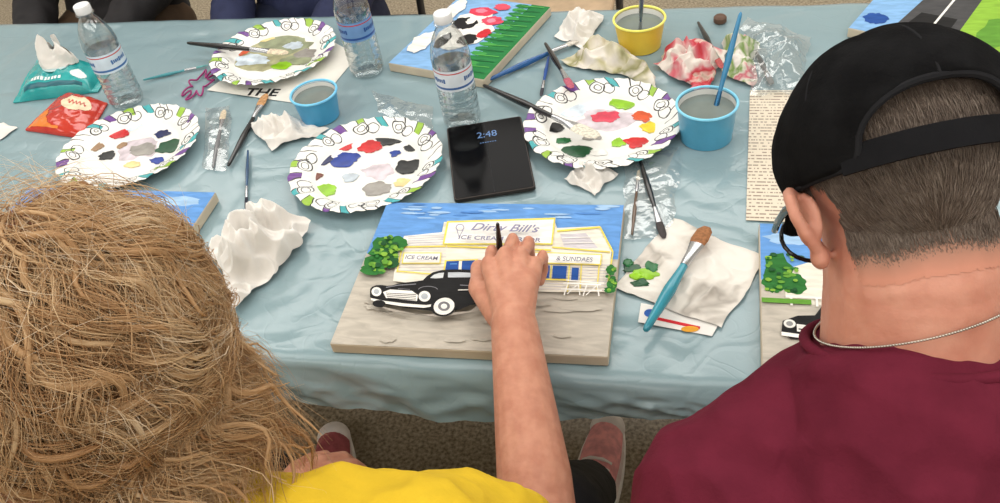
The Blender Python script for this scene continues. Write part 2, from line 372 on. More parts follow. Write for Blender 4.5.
# ------------------------------------------------------------------ brushes
def brush(p0,p1,label,hc,bc=(225,222,210),r=.0040,wide=1.6,fer=(190,192,196),group='paint brushes lying around the table',frac=(.66,.82),tipc=None):
    p0=V(p0); p1=V(p1); d=p1-p0; l=d.length
    t=thing('paint_brush',label,'brush',p0,group)
    P=lambda f:p0+d*f
    a,b2=frac
    b=MB(); fr=[0,.015,.05,.2,.45,.6,.85,1.0]; rr=[.25,.55,.7,.85,1.15,1.25,.9,.75]
    b.tube([P(f*a) for f in fr],[r*x for x in rr],12); obj('handle',b,M('brush_handle',hc,.25,coat=.4),t,angle=60)
    side=d.cross(V((0,0,1)));
    side=side.normalized() if side.length>1e-5 else V((1,0,0)); up=side.cross(d).normalized()
    def flat(fs,ws,hs,name,mat):
        mb=MB(); vs=[]; seg=14
        for f,w_,h_ in zip(fs,ws,hs):
            for k in range(seg):
                an=2*math.pi*k/seg; vs.append(P(f)+side*(math.cos(an)*w_)+up*(math.sin(an)*h_))
        fsx=[]
        for i in range(len(fs)-1):
            for k in range(seg):
                k2=(k+1)%seg; fsx.append((i*seg+k,i*seg+k2,(i+1)*seg+k2,(i+1)*seg+k))
        fsx.append(tuple(reversed(range(seg)))); fsx.append(tuple(range((len(fs)-1)*seg,len(fs)*seg))); mb.add(vs,fsx)
        return obj(name,mb,mat,t,angle=60)
    flat([a-.02,a+.02,(a+b2)/2,b2],[r*.85,r*.95,r*1.05,r*wide],[r*.85,r*.95,r*.85,r*.6],'ferrule',M('ferrule_metal',fer,.25,.9,var=.05))
    flat([b2-.01,b2+.05,.96,1.0],[r*wide*.95,r*wide*1.12,r*wide*1.0,r*wide*.5],[r*.55,r*.6,r*.4,r*.15],'bristles',M('bristle_hair',bc,.7,var=.25,scale=250))
    return t
Z=TZ
brush(at(187,43,Z+.0262),at(288,53,Z+.0262),'long black-handled brush lying across the back left plate',(20,20,22),(215,200,175),.0050,1.7)
brush(at(483,85,Z+.006),at(598,137,Z+.030),'long black-handled flat brush resting on the plate right of the tablet',(18,18,22),(215,210,195),.0052,2.2)
brush(at(488,80,Z+.006),at(583,38,Z+.006),'bright blue-handled brush lying behind the tablet',(35,90,150),(200,195,185),.0048,1.3)
brush(at(545,43,Z+.012),at(572,88,Z+.031),'short black-handled brush crossing the blue brush by the plate rim',(25,22,25),(180,90,110),.0045,1.4)
brush(at(549,56,Z+.005),at(541,96,Z+.005),'thin blue brush lying just left of the crossing black brush',(40,80,150),(60,60,70),.003,1.0)
brush(at(248,150,Z+.004),at(246,209,Z+.004),'tiny dark blue brush lying alone left of the middle plate',(40,75,110),(35,40,55),.0026,1.0)
brush(at(228,166,Z+.006),at(266,94,Z+.006),'black-handled brush with tan bristles near the bare blue cup',(22,22,25),(185,140,95),.0045,1.7)
brush(at(213,168,Z+.006),at(224,110,Z+.006),'grey-handled brush in a clear sleeve beside the left plate',(120,122,125),(205,190,165),.0036,1.5)
brush(at(640,160,Z+.010),at(664,238,Z+.008),'black brush in a clear sleeve between plate and paper towel',(20,20,22),(60,55,55),.0040,1.3)
brush(at(632,235,Z+.006),at(639,170,Z+.006),'thin brown brush in the clear sleeve above the paper towel',(95,75,60),(190,180,160),.0026,1.1)
brush(at(645,331,Z+.020),at(707,227,Z+.022),'large teal-handled brush lying on the paper towel',(45,140,160),(150,100,62),.0068,1.55,frac=(.62,.82))
brush(at(698,22,Z+.006),at(722,68,Z+.018),'black-handled brush at the back beside the stained rag',(22,22,24),(170,80,80),.0042,1.3)
brush(at(756,52,Z+.006),at(772,84,Z+.006),'short dark brush lying right of the stained rag',(45,45,50),(120,120,120),.0042,1.2)
brush(at(143,80,Z+.004),at(208,65,Z+.004),'thin teal brush lying beside the leftmost water bottle',(70,150,160),(90,150,150),.0028,1.0)
bt=at(502,276,.7688); tp=at(497.5,223,.874)
brush(tp,bt,'slim black brush held upright in the woman\'s right hand',(16,16,18),(30,28,28),.0036,.9,frac=(.75,.88))
# ------------------------------------------------------------------ cups
def cup(c,label,rgb,rt=.046,rb=.037,h=.072,wz=.055):
    t=thing('paper_cup',label,'cup',c,'paper cups of rinse water')
    b=MB(); prof=[(rb-.002,.004),(rb,.0),(rb+.0003,.006),(rt-.0005,h-.003)]
    b.lathe(prof,c,56,capb=True,capt=False)
    obj('cup_wall',b,M('cup_paper',rgb,.35,var=.05),t,angle=50)
    b=MB(); b.lathe([(rb-.003,.003),(rb-.0015,.006),(rt-.0022,h-.003)],c,56,capb=True,capt=False); obj('cup_lining',b,M('cup_white_lining',(225,226,222),.4,var=.04),t,angle=50)
    b=MB(); n=56; pts=[V(c)+V(((rt)*math.cos(2*math.pi*k/n),(rt)*math.sin(2*math.pi*k/n),h)) for k in range(n+1)]
    b.tube(pts,.0022,8,cap=False); obj('rolled_rim',b,M('cup_rim',tuple(min(255,x+50) for x in rgb),.35),t)
    f=wz/h; rw=rb+(rt-rb)*f-.0022
    b=MB(); b.lathe([(.0008,wz),(rw*.5,wz),(rw,wz)],c,56,capb=True,capt=False); obj('rinse_water',b,M('murky_water',(122,132,128),.08,var=.1,scale=20,spec=.6),t)
    return t
c1=at(321,116); cup(c1,'blue paper cup standing alone behind the middle plate',(75,160,205),rt=.041,rb=.034,h=.050,wz=.040)
c2=at(640,45); cup(c2,'yellow paper cup with a thin brush at the back of the table',(226,196,70),rt=.046,rb=.038,h=.054,wz=.042)
c3=at(706,136); cup(c3,'blue paper cup with a blue brush standing in it',(85,165,200),rt=.046,rb=.040,h=.062,wz=.050)
brush(at(741,12,Z+.165),c3+V((.004,-.012,.012)),'blue-handled brush standing in the right blue cup',(50,130,175),(60,60,70),.0042,1.1,fer=(60,110,150))
brush(at(642,-14,Z+.17),c2+V((.0,.004,.012)),'dark blue brush standing in the yellow cup',(50,80,110),(60,60,70),.0034,1.1)
# ------------------------------------------------------------------ bottles
pet=clear_mat('pet_plastic',(250,252,252),.12,.75,.04)
def bottle(c,label,labelrgb,stripe):
    t=thing('water_bottle',label,'bottle',c,'clear plastic water bottles')
    prof=[(.020,.004),(.027,.0),(.031,.004),(.0325,.010)]
    z=.014
    while z<.062: prof+=[(.0325,z),(.0305,z+.004),(.0325,z+.008)]; z+=.011
    prof+=[(.0325,.074),(.0318,.078),(.0318,.118),(.0325,.122),(.0328,.130),(.0305,.146),(.025,.162),(.018,.175),(.0135,.182),(.0128,.186),(.0165,.187),(.0165,.189),(.0128,.190),(.0125,.196)]
    b=MB(); b.lathe(prof,c,48,capb=True,capt=False); obj('bottle_body',b,pet,t,angle=60)
    b=MB(); b.lathe([(.0322,.079),(.0322,.117)],c,48,mi=0,capb=False,capt=False)
    b.lathe([(.03232,.083),(.03232,.087)],c,48,mi=1,capb=False,capt=False)
    b.lathe([(.03232,.111),(.03232,.113)],c,48,mi=2,capb=False,capt=False)
    obj('bottle_label',b,[M('bottle_label_film',labelrgb,.35,var=.10),M('bottle_label_print',stripe,.35),M('bottle_label_thin_band',(190,60,60),.35)],t,smooth=True)
    b=MB()
    for k in range(3):
        for j in range(9):
            a=math.radians(k*120+j*7+200); e=V((-math.sin(a),math.cos(a),0)); cc=V(c)+V((.0324*math.cos(a),.0324*math.sin(a),.099)); hh=.0042 if j%4==0 else .003; ww=.0013 if j%2 else .0017
            b.add([cc-e*ww-V((0,0,hh)),cc+e*ww-V((0,0,hh)),cc+e*ww+V((0,0,hh)),cc-e*ww+V((0,0,hh))],[(0,1,2,3)])
    obj('label_lettering_marks',b,M('bottle_label_print',stripe,.35),t,smooth=False)
    b=MB()
    def fn(p,a,r):
        if r>.0138: 
            f=1+.02*math.sin(a*40); p.x*=f; p.y*=f
        return p
    b.lathe([(.0142,.190),(.0148,.191),(.0148,.203),(.0138,.2048),(.006,.205)],c,80,fn=fn); obj('cap',b,M('bottle_cap_white',(232,234,236),.4,var=.03),t)
    b=MB(); b.lathe([(.026,.003),(.0300,.008),(.0300,.118),(.029,.128)],c,40); obj('water',b,clear_mat('bottle_water',(247,250,251),.05,.35,.02),t)
    return t
bottle(fit(-.785,1.837),'white-capped water bottle beside the wet wipes pack',(205,222,235),(60,110,170))
bottle(at(368,71),'water bottle standing between the back plate and the flower canvas',(110,150,200),(40,80,150))
bottle(fit(-.028,1.512),'water bottle standing directly behind the black tablet',(215,225,235),(60,100,160))
# ------------------------------------------------------------------ crumpled paper, film
def sheet(name,label,cat,quad,h,seed,mat,n=44,z0=TZ,edge=.012,freq=18,group=None,flat=.25,facet=.6,ang=28):
    q=[at(*p,z0) for p in quad]; c=(q[0]+q[1]+q[2]+q[3])/4
    b=MB()
    for i in range(n+1):
        for k in range(n+1):
            u=i/n; v=k/n
            p=q[0]*(1-u)*(1-v)+q[1]*u*(1-v)+q[2]*u*v+q[3]*(1-u)*v
            nv=noise.noise_vector(V((p.x*22,p.y*22,seed*1.7)))
            nv2=noise.noise_vector(V((p.x*60,p.y*60,seed*2.7)))
            fall=(1-abs(2*u-1)**3)*(1-abs(2*v-1)**3)*.8+.2
            wp=V((p.x,p.y,0))+nv*.018
            d1,_=noise.voronoi(V((wp.x*freq*.75,wp.y*freq*.75,seed))); d2,_=noise.voronoi(V((wp.x*freq*1.9,wp.y*freq*1.9,seed+7)))
            fac=min(1,(d1[1]-d1[0])*1.2)*.6+min(1,d1[0])*.5; fac2=min(1,d2[0])*.8
            a=1-min(1,abs(noise.noise(V((wp.x*freq,wp.y*freq,seed)))*2.6)); a2=1-min(1,abs(noise.noise(V((wp.x*freq*2.3,wp.y*freq*2.3,seed+5)))*2.4))
            z=z0+.0012+h*fall*max(0,flat*.5+(1-flat)*(facet*(.65*fac+.35*fac2)+(1-facet)*(.65*a+.35*a2)))
            b.v.append((p.x+nv.x*edge+nv2.x*edge*.35,p.y+nv.y*edge+nv2.y*edge*.35,z))
    for i in range(n):
        for k in range(n):
            a=i*(n+1)+k; b.f.append((a,a+n+1,a+n+2,a+1)); b.mi.append(0)
    o=obj(name,b,mat,loc=c,angle=ang)
    tag(o,label,cat,group)
    return o
def tissue_fix(mt):
    b=mt.node_tree.nodes['Principled BSDF']
    b.inputs['Subsurface Weight'].default_value=.35; b.inputs['Subsurface Radius'].default_value=(.015,.015,.015); b.inputs['Subsurface Scale'].default_value=.5
    return mt
def tissue_mat(name,c1_,c2_,scale=20): return tissue_fix(M(name,c1_,.9,spec=.08,rgb2=c2_,scale=scale,bump=.12,bscale=120))
tis=tissue_mat('tissue_white',(234,231,226),(224,220,214))
def stained(name,base,cols,scale):
    mt=bpy.data.materials.new(name); mt.use_nodes=True; nt=mt.node_tree; N=nt.nodes; b=N['Principled BSDF']
    tc=N.new('ShaderNodeTexCoord'); nz=N.new('ShaderNodeTexNoise'); nz.inputs['Scale'].default_value=scale; nz.inputs['Detail'].default_value=3; nz.inputs['Distortion'].default_value=.5
    nt.links.new(tc.outputs['Object'],nz.inputs['Vector']); rp=N.new('ShaderNodeValToRGB'); cr=rp.color_ramp
    cr.elements[0].position=.0; cr.elements[0].color=L(base); cr.elements[1].position=.44; cr.elements[1].color=L(base)
    for p,c_ in cols: cr.elements.new(p).color=L(c_)
    nt.links.new(nz.outputs['Fac'],rp.inputs['Fac']); nt.links.new(rp.outputs['Color'],b.inputs['Base Color']); b.inputs['Roughness'].default_value=.85; b.inputs['Specular IOR Level'].default_value=.12
    return mt
tis2=tissue_fix(stained('tissue_grey_stained',(230,226,219),[(.52,(222,217,209)),(.60,(176,170,162)),(.66,(210,204,196))],13))
rag=stained('stained_rag',(222,212,204),[(.52,(205,110,120)),(.58,(190,60,70)),(.63,(215,190,180)),(.7,(110,140,70))],15)
rag2=stained('stained_towel_olive',(224,218,208),[(.55,(190,184,150)),(.60,(150,148,105)),(.66,(218,210,198))],14)
rag3=stained('stained_towel_green',(224,219,212),[(.50,(120,150,80)),(.55,(220,212,200)),(.60,(210,110,125)),(.66,(225,215,205))],15)
sheet('tissue','large crumpled white napkin right of the woman\'s hair','napkin',[(204,258),(264,212),(314,228),(240,318)],.085,11,tis,130,edge=.018,freq=15,flat=.02,facet=.0,ang=180)
sheet('tissue','twisted white tissue in front of the bare blue cup','napkin',[(250,125),(280,118),(329,131),(274,151)],.036,12,tis,64,edge=.009,freq=22,facet=0,flat=.05,ang=180)
sheet('tissue','small crumpled tissue below the right-hand plate','napkin',[(562,180),(585,164),(621,174),(594,196)],.032,13,tis,56,edge=.007,freq=25,facet=0,flat=.05,ang=180)
pt=sheet('paper_towel','flat wrinkled paper towel under the teal brush','paper towel',[(671,219),(764,258),(722,330),(614,288)],.016,14,tis2,110,edge=.005,freq=16,flat=.2,facet=.15,ang=180)
sheet('paper_towel','crumpled olive-stained paper towel in front of the yellow cup','paper towel',[(562,62),(596,40),(644,66),(658,90)],.045,15,rag2,80,edge=.013,freq=18,flat=.05,facet=.1,ang=180)
sheet('stained_rag','pink and red stained rag behind the right blue cup','rag',[(652,66),(680,42),(730,54),(708,102)],.050,16,rag,80,edge=.015,freq=19,flat=.08,facet=.1,ang=180)
sheet('paper_towel','green and pink stained paper towel between the rag and the clear bag','paper towel',[(722,74),(726,38),(758,42),(752,90)],.040,19,rag3,64,edge=.012,freq=20,flat=.08,facet=.1,ang=180)
sheet('tissue','greyish crumpled tissue at the tip of the blue brush','napkin',[(553,38),(578,14),(604,20),(588,50)],.042,17,tis,60,edge=.010,freq=22,flat=.05,facet=0,ang=180)
sheet('tissue','torn scrap of tissue at the left table side behind the hair','napkin',[(-14,130),(4,124),(18,130),(0,142)],.015,18,tis,24,edge=.006,freq=24)
film=clear_mat('clear_film',(246,249,250),.10,.5,.14,.6,55,white=.08)
sheet('plastic_sleeve','clear plastic sleeve around brushes above the paper towel','plastic bag',[(626,158),(682,148),(672,238),(622,240)],.016,21,film,44,edge=.006,freq=16)
sheet('plastic_sleeve','clear plastic sleeve around the grey brush beside the left plate','plastic bag',[(206,108),(232,106),(228,172),(203,170)],.014,22,film,36,edge=.005,freq=18)
sheet('plastic_sleeve','empty clear plastic sleeve behind the middle plate','plastic bag',[(372,92),(432,108),(436,142),(380,112)],.012,23,film,36,edge=.008,freq=16)
sheet('plastic_sleeve','crumpled clear plastic bag at the back right by the stained rag','plastic bag',[(742,22),(812,40),(802,100),(748,96)],.052,24,film,64,edge=.012,freq=16,facet=.4)
def flatpoly(parent,name,items,zf):
    b=MB(); mats=[]; idx={}
    for i,(rgb,pts) in enumerate(items):
        if rgb not in idx:
            idx[rgb]=len(mats); mats.append(paintm(rgb))
        z=zf+.00025+.00005*i
        b.poly([at(p[0],p[1],z) for p in pts],idx[rgb])
    return obj(name,b,mats,parent,smooth=False)
bvh=BVHTree.FromPolygons([v.co+pt.location for v in pt.data.vertices],[tuple(f.vertices) for f in pt.data.polygons])
def towel_z(x,y):
    h_=bvh.ray_cast(V((x,y,2)),V((0,0,-1)))
    return h_[0].z if h_[0] is not None else TZ+.002
for k,(px,py,rx,ry,c) in enumerate([(632,266,9,4,'dgreen'),(646,272,13,5,'lime'),(652,266,7,5,'green'),(640,281,9,4,'dgreen'),(628,260,5,4,'green'),(636,274,6,3,'lime')]):
    p=at(px,py,TZ+.008); s=((p-V((0,0,CAMZ))).dot(FW))/F_PX
    blob(pt,p,rx*s,ry*s*1.4,pm(c),60+k,.0006+.0003*k,'paint_smear',zfun=towel_z)
# ------------------------------------------------------------------ lettering helper
def text_part(parent,name,txt,px,py,zf,size,rgb,shear=0,rotz=0,ext=.0001,sx=1,mat=None,M3=None,org=None,bold=0):
    cu=bpy.data.curves.new('txt','FONT'); cu.body=txt; cu.size=size; cu.align_x='CENTER'; cu.align_y='CENTER'; cu.shear=shear; cu.extrude=ext; cu.offset=bold
    o=bpy.data.objects.new('txt',cu); C.objects.link(o)
    dg=bpy.context.evaluated_depsgraph_get(); me=bpy.data.meshes.new_from_object(o.evaluated_get(dg)); bpy.data.objects.remove(o)
    p=org if org is not None else at(px,py,zf)
    off=wloc(parent); rm=M3 if M3 is not None else Matrix.Rotation(rotz,3,'Z')
    for v in me.vertices: v.co=(p+rm@V((v.co.x*sx,v.co.y,v.co.z)))-off
    me.materials.clear()
    return put(name,me,mat or M('lettering_paint',rgb,.5),parent,smooth=False)
# ------------------------------------------------------------------ canvases
edge_m=M('canvas_edge',(205,192,170),.8,var=.06)
def canvas_box(corner,ux,uy,wd,ht,label,th=.018,group='painted canvases on the table'):
    c=V(corner); t=thing('painted_canvas',label,'canvas',c+ux*wd/2+uy*ht/2,group)
    b=MB(); rot=Matrix((ux,uy,V((0,0,1)))).transposed()
    b.box(c+ux*wd/2+uy*ht/2+V((0,0,th/2)),(wd,ht,th),rot); o=obj('stretched_canvas',b,edge_m,t,smooth=False); bevel(o,.002)
    return t
def uvpaint(t,corner,ux,uy,items,zf,name='painted_picture'):
    b=MB(); mats=[]; idx={}
    for i,(rgb,pts) in enumerate(items):
        if rgb not in idx: idx[rgb]=len(mats); mats.append(paintm(rgb))
        z=zf+.00025+.00005*i
        b.poly([V((corner.x,corner.y,z))+ux*p[0]+uy*p[1] for p in pts],idx[rgb])
    return obj(name,b,mats,t,smooth=False)
def elp(cx,cy,rx,ry,n=20,a0=0,a1=360,rot=0):
    out=[]
    for k in range(n+(a1-a0<360)):
        a=math.radians(a0+(a1-a0)*k/n); x=rx*math.cos(a); y=ry*math.sin(a); r=math.radians(rot)
        out.append((cx+x*math.cos(r)-y*math.sin(r),cy+x*math.sin(r)+y*math.cos(r)))
    return out
def line(x0,y0,x1,y1,w):
    d=V((x1-x0,y1-y0)); n=V((-d.y,d.x)).normalized()*w/2
    return [(x0+n.x,y0+n.y),(x1+n.x,y1+n.y),(x1-n.x,y1-n.y),(x0-n.x,y0-n.y)]
def bush(cx,cy,rx,ry,seed,n=26):
    return [(cx+rx*(1+.28*noise.noise(V((math.cos(a)*2.5,math.sin(a)*2.5,seed)))+.18*noise.noise(V((math.cos(a)*6,math.sin(a)*6,seed+2))))*math.cos(a),cy+ry*(1+.28*noise.noise(V((math.cos(a)*2.5,math.sin(a)*2.5,seed+4)))+.18*noise.noise(V((math.cos(a)*6,math.sin(a)*6,seed+6))))*math.sin(a)) for a in [2*math.pi*k/n for k in range(n)]]
UX=V((1,0,0)); UY=V((0,1,0))
TH=.0175; zt=TZ+TH
TLc,TRc,BRc,BLc=[at(*p,zt) for p in ((392,203),(624,205),(607,357),(325,343))]
ux=((TRc-TLc)+(BRc-BLc)).normalized(); uy=V((-ux.y,ux.x,0)); cen=(TLc+TRc+BRc+BLc)/4; wd=.361; ht=.286
cor=cen-ux*wd/2-uy*ht/2; cor.z=TZ
mainc=canvas_box(cor,ux,uy,wd,ht,'large canvas being painted with an ice cream parlor and black car',th=TH)
SK=(98,150,212); SK2=(158,192,226); SK3=(84,138,206); CRM=(230,224,210); YL=(234,214,92); GR=(188,181,169); GR2=(183,176,164); GR3=(193,186,174); BK=(18,18,20); WH=(238,235,229); BL=(28,75,150); G1=(40,110,45); G2=(95,150,50); G3_=(25,80,40); G4=(130,175,60); LG=(203,198,203); LV=(150,146,168)
rr_=random.Random(11)
base=[(SK,[(0.002,.60),(.998,.60),(.998,.998),(.002,.998)]),(GR,[(.002,.002),(.998,.002),(.998,.60),(.002,.60)])]
for k in range(26): base.append(((SK2,SK3,SK2)[k%3],bush(rr_.uniform(.06,.94),rr_.uniform(.875,.985),rr_.uniform(.02,.055),rr_.uniform(.004,.012),k)))
for k in range(22): base.append(((GR2,GR3)[k%2],bush(rr_.uniform(.10,.90),rr_.uniform(.03,.40),rr_.uniform(.03,.09),rr_.uniform(.008,.025),40+k)))
uvpaint(mainc,V((cor.x,cor.y,0)),ux*wd,uy*ht,base,zt-.0001,'painted_background')
it=[]
it+=[(CRM,[(398,246),(442,232),(444,222),(554,219),(557,228),(600,226),(612,248),(607,292),(560,292),(474,290),(393,281)]),
 (WH,[(404,236),(444,232),(444,246),(400,248)]),
 (LG,[(560,234),(586,233),(598,248),(565,249)])]
for k in range(7): it.append((LG,line(404-k*1.0,250+k*3.4,446,250+k*3.4,.6)))
for k in range(10): it.append((LG,line(470,262+k*2.8,612-k*.5,265+k*2.8,.6)))
for k in range(5): it.append((LG,line(408,236.5+k*2.2,444,234.5+k*2.4,.6)))
it+=[(WH,line(562,238,590,237,.8)),(WH,line(563,243,595,242.5,.8)),
 (YL,line(400,247,446,246,1.3)),(YL,line(552,247,610,252,1.3)),(YL,line(557,231,600,227,1.6)),(YL,line(600,227,613,252,1.6)),(YL,line(613,252,608,282,1.3)),(YL,line(447,246,551,250,1.5)),
 (YL,line(402,247,397,272,1.2)),(YL,line(398,271,478,278,1.1)),(YL,line(582,254,580,291,1.2)),(YL,line(600,256,597,290,1.2)),
 (YL,[(447,221),(555.5,217.6),(552.5,244.5),(442.5,244.5)]),(WH,[(448.8,222.6),(553.7,219.4),(551,243.2),(444.5,243.2)]),
 (LV,elp(460,227.5,4.4,3.6)),(WH,elp(460,227.5,3.4,2.7)),(LV,[(456.5,230),(463.5,230),(459,238)]),(WH,[(457.6,230.6),(462.4,230.6),(459.2,236)]),
 (YL,[(403.5,252.5),(441.5,252.5),(440.5,263.5),(401.5,263.5)]),(WH,[(404.5,253.4),(440.4,253.4),(439.4,262.6),(402.8,262.6)]),
 (YL,[(445,260),(478,259),(478,279),(442,279)]),(BL,[(446.5,261.2),(475,260.2),(475,270),(445,270)]),(CRM,[(459,261),(462,261),(461,276),(458,276)]),
 (YL,[(529,251.5),(602,254),(601,265),(529,263)]),(WH,[(530,252.5),(600.8,255),(599.8,264),(530,262)]),
 (BL,[(537,265.3),(550,265.5),(549,278),(537,278)]),(BL,[(553,265.6),(567,266),(566,278.5),(552,278.2)]),(YL,line(534,279,569,280,1.2)),(YL,line(551.5,265,550.5,279,1.0)),(YL,line(569.5,265,567.5,292,1.1)),(BL,[(572,267.5),(579,267.8),(578,280),(571,280)]),
 ((90,140,205),line(539,267.5,548,267.7,1)),((90,140,205),line(450,264,457,263.8,1)),
 (G1,bush(385,250,14,14,1)),(G1,bush(374,264,10,9,2)),(G1,bush(398,243,9,7,3)),(G3_,bush(390,262,9,7,4)),(G1,bush(372,270,11,5,5))]
for k in range(70):
    a=rr_.uniform(0,6.28); q=rr_.random()**.5; dx,dy=math.cos(a)*q,math.sin(a)*q
    bx=386-8*dy+dx*15; by=254+dy*19
    it.append(((G1,G2,G3_,G2,G4)[k%5],bush(bx,by,rr_.uniform(1.6,3.4),rr_.uniform(1.2,2.4),200+k,n=10)))
it+=[(G1,bush(611,270,5,5,7)),(G1,bush(612,284,5,6,8)),(G1,bush(610,290,6,3,9)),(G3_,bush(612,279,4,3,10))]
for k in range(16): it.append(((G1,G2,G4)[k%3],bush(611+rr_.uniform(-4,4),280+rr_.uniform(-12,12),rr_.uniform(1.2,2.4),rr_.uniform(1,1.8),300+k,n=9)))
for (x,y) in [(573,287),(592,288)]:
    it+=[(WH,line(x-10,y-4,x+9,y-3.4,1.6)),(WH,line(x-5,y-4,x-9,y+8,1.2)),(WH,line(x+5,y-3.5,x+7,y+8,1.2)),(WH,line(x-12,y+2,x+10,y+2.5,1.4)),(WH,line(x-6,y+7,x+4,y-2,.9))]
it+=[(WH,line(566,280,604,283,1))]
it+=[((162,154,144),[(366,303),(420,315),(470,311),(486,298),(480,311),(440,317),(395,312)]),
 (BK,[(370,292),(370.2,289),(372,286.8),(376,285.2),(382,285),(387,285.8),(392,285.4),(398,283.6),(406,282.4),(415,281.4),(423,280.2),(427,276),(433,272.2),(442,270),(452,269.4),(463,269.4),(474,270),(484,272),(492,276.5),(498,283),(501,291),(497,299),(486,303),(470,305),(460,309.5),(448,312),(436,311.5),(425,310),(405,308),(385,304.5),(374,300.5),(370,297)]),
 ((206,210,212),[(430,278),(434,274.6),(439,273),(444,272.6),(443,277.8),(436,278.4)]),((190,196,202),[(448,272.4),(459,272.2),(470,272.8),(478,274.8),(480,277.2),(448,277.4)]),
 ((130,130,136),line(386,287.4,398,285.2,.9)),((130,130,136),line(398,285.2,416,284,.9)),((130,130,136),elp(428,290,10,4,a0=190,a1=350,n=14)+elp(428,290,9.3,3.4,a0=190,a1=350,n=14)[::-1]),((130,130,136),line(460,285,496,287,.9)),((110,110,116),line(398,288.5,410,289.4,.7)),
 (WH,[(383,292),(390,289.4),(412,290.8),(418,295),(417,301),(386,298)])]
for k in range(4): it.append((BK,line(386+k*.5,293+k*1.7,416,294.6+k*1.8,.6)))
it+=[(WH,elp(376.5,291.6,5,4.6)),((176,182,188),elp(376.5,291.6,2.8,2.5)),(WH,elp(424.5,296.3,6.0,5.4)),((176,182,188),elp(424.5,296.3,3.4,3.0)),
 (WH,[(371,298),(384,300.8),(405,303.5),(426,305),(433,304),(433.5,306.2),(424,307.8),(400,306),(382,303),(371,300.2)]),
 (BK,elp(444,305.6,13.5,10.4,rot=-15)),(WH,elp(444,306.2,10.6,8.4,rot=-15)),((120,120,124),elp(444,306.2,6,4.8)),(WH,elp(444,306.2,3.2,2.6)),
 (BK,elp(379,303.6,6.5,3.6)),(WH,line(458,290,494,289,.9))]
flatpoly(mainc,'painted_picture',it,zt+.0030)
zl=zt+.0030+.00025+.00005*len(it)+.0003
text_part(mainc,'lettering',"Dirty Bill's",504,228.0,zl,.0215,(132,130,160),shear=.35,sx=1.08,bold=.0002)
text_part(mainc,'lettering',"ICE CREAM PARLOR",499,238.7,zl,.0112,(124,122,148),sx=1.18,bold=.0002)
text_part(mainc,'lettering',"ICE CREAM",421.5,257.8,zl,.0102,(100,102,124),sx=.94,bold=.0001)
text_part(mainc,'lettering',"& SUNDAES",574.5,259.2,zl,.0118,(100,102,124),sx=.80)
c=V((.066,.664,TZ)); rc=canvas_box(c,UX,UY,.356,.280,'canvas in front of the man, mostly hidden behind his head')
sh_=lambda pts:[(x-.027,y) for x,y in pts]
R=[(SK,[(.001,.170),(.355,.170),(.355,.279),(.001,.279)]),(GR,[(.001,.001),(.355,.001),(.355,.17),(.001,.17)]),(SK2,bush(.04,.25,.03,.012,1)),(SK2,bush(.2,.24,.08,.015,2)),
 (CRM,[(.03,.13),(.30,.13),(.30,.20),(.2,.225),(.1,.225),(.03,.19)]),(YL,[(.1,.19),(.22,.19),(.22,.194),(.1,.194)]),
 (G1,bush(.022,.185,.018,.034,3)),(G1,bush(.016,.168,.013,.020,4)),(G1,bush(.042,.165,.014,.018,5))]
for k in range(40): R.append(((G1,G2,G3_,G4)[k%4],bush(.026+rr_.uniform(-.020,.026),.182+rr_.uniform(-.034,.036),rr_.uniform(.002,.005),rr_.uniform(.002,.004),400+k,n=9)))
R+=[(WH,[(.03,.138),(.075,.138),(.075,.142),(.03,.142)]),(WH,[(.035,.125),(.038,.125),(.038,.14),(.035,.14)]),(WH,[(.065,.125),(.068,.125),(.068,.14),(.065,.14)]),(G2,[(.001,.128),(.06,.128),(.06,.136),(.001,.136)]),
 (BK,sh_([(.050,.08),(.052,.098),(.07,.108),(.09,.110),(.10,.128),(.13,.134),(.16,.128),(.18,.108),(.20,.10),(.20,.075),(.06,.07)])),(WH,sh_(elp(.060,.094,.007,.007))),((150,150,150),sh_(elp(.060,.094,.004,.004))),(WH,sh_([(.068,.082),(.105,.078),(.105,.09),(.068,.094)])),(BK,sh_([(.070,.085),(.104,.081),(.104,.083),(.070,.087)])),(WH,sh_(elp(.114,.086,.008,.008))),(WH,sh_([(.050,.074),(.12,.066),(.12,.072),(.050,.080)])),(GR2,bush(.1,.03,.09,.015,8)),(BK,sh_(elp(.15,.075,.018,.018))),(WH,sh_(elp(.15,.075,.012,.012)))]
uvpaint(rc,c,UX,UY,R,TZ+.018)
c=V((-1.135,.700,TZ)); lc=canvas_box(c,UX,UY,.356,.280,'canvas at the left, mostly hidden behind the woman\'s hair')
uvpaint(lc,c,UX,UY,[(SK,[(.001,.17),(.355,.17),(.355,.279),(.001,.279)]),(GR,[(.001,.001),(.355,.001),(.355,.17),(.001,.17)]),(SK2,bush(.3,.255,.04,.012,1)),(CRM,[(.05,.12),(.30,.12),(.33,.18),(.30,.215),(.1,.22)]),(YL,[(.27,.20),(.335,.17),(.337,.176),(.272,.206)]),(G1,bush(.33,.18,.022,.024,2)),(BL,[(.25,.15),(.29,.15),(.29,.175),(.25,.175)]),((185,90,60),bush(.3,.195,.02,.012,5)),(G2,bush(.335,.165,.018,.02,3)),(G4,bush(.322,.188,.008,.008,6))],TZ+.018)
A=at(388,63,TZ+.018); B=at(484,80,TZ+.018); ax=(B-A).normalized(); ay=V((-ax.y,ax.x,0)); c=V((A.x,A.y,TZ)); wl=(B-A).length; hl=.275
fc=canvas_box(c,ax,ay,wl,hl,'small canvas with pink flowers, grass and a blue sky behind the bottles')
G3=(30,120,60); LB=(130,175,220)
fi=[(LB,[(.001,.001),(wl-.001,.001),(wl-.001,hl-.001),(.001,hl-.001)]),(G3,[(wl*.74,.001),(wl-.001,.001),(wl-.001,hl-.001),(wl*.80,hl-.001)])]
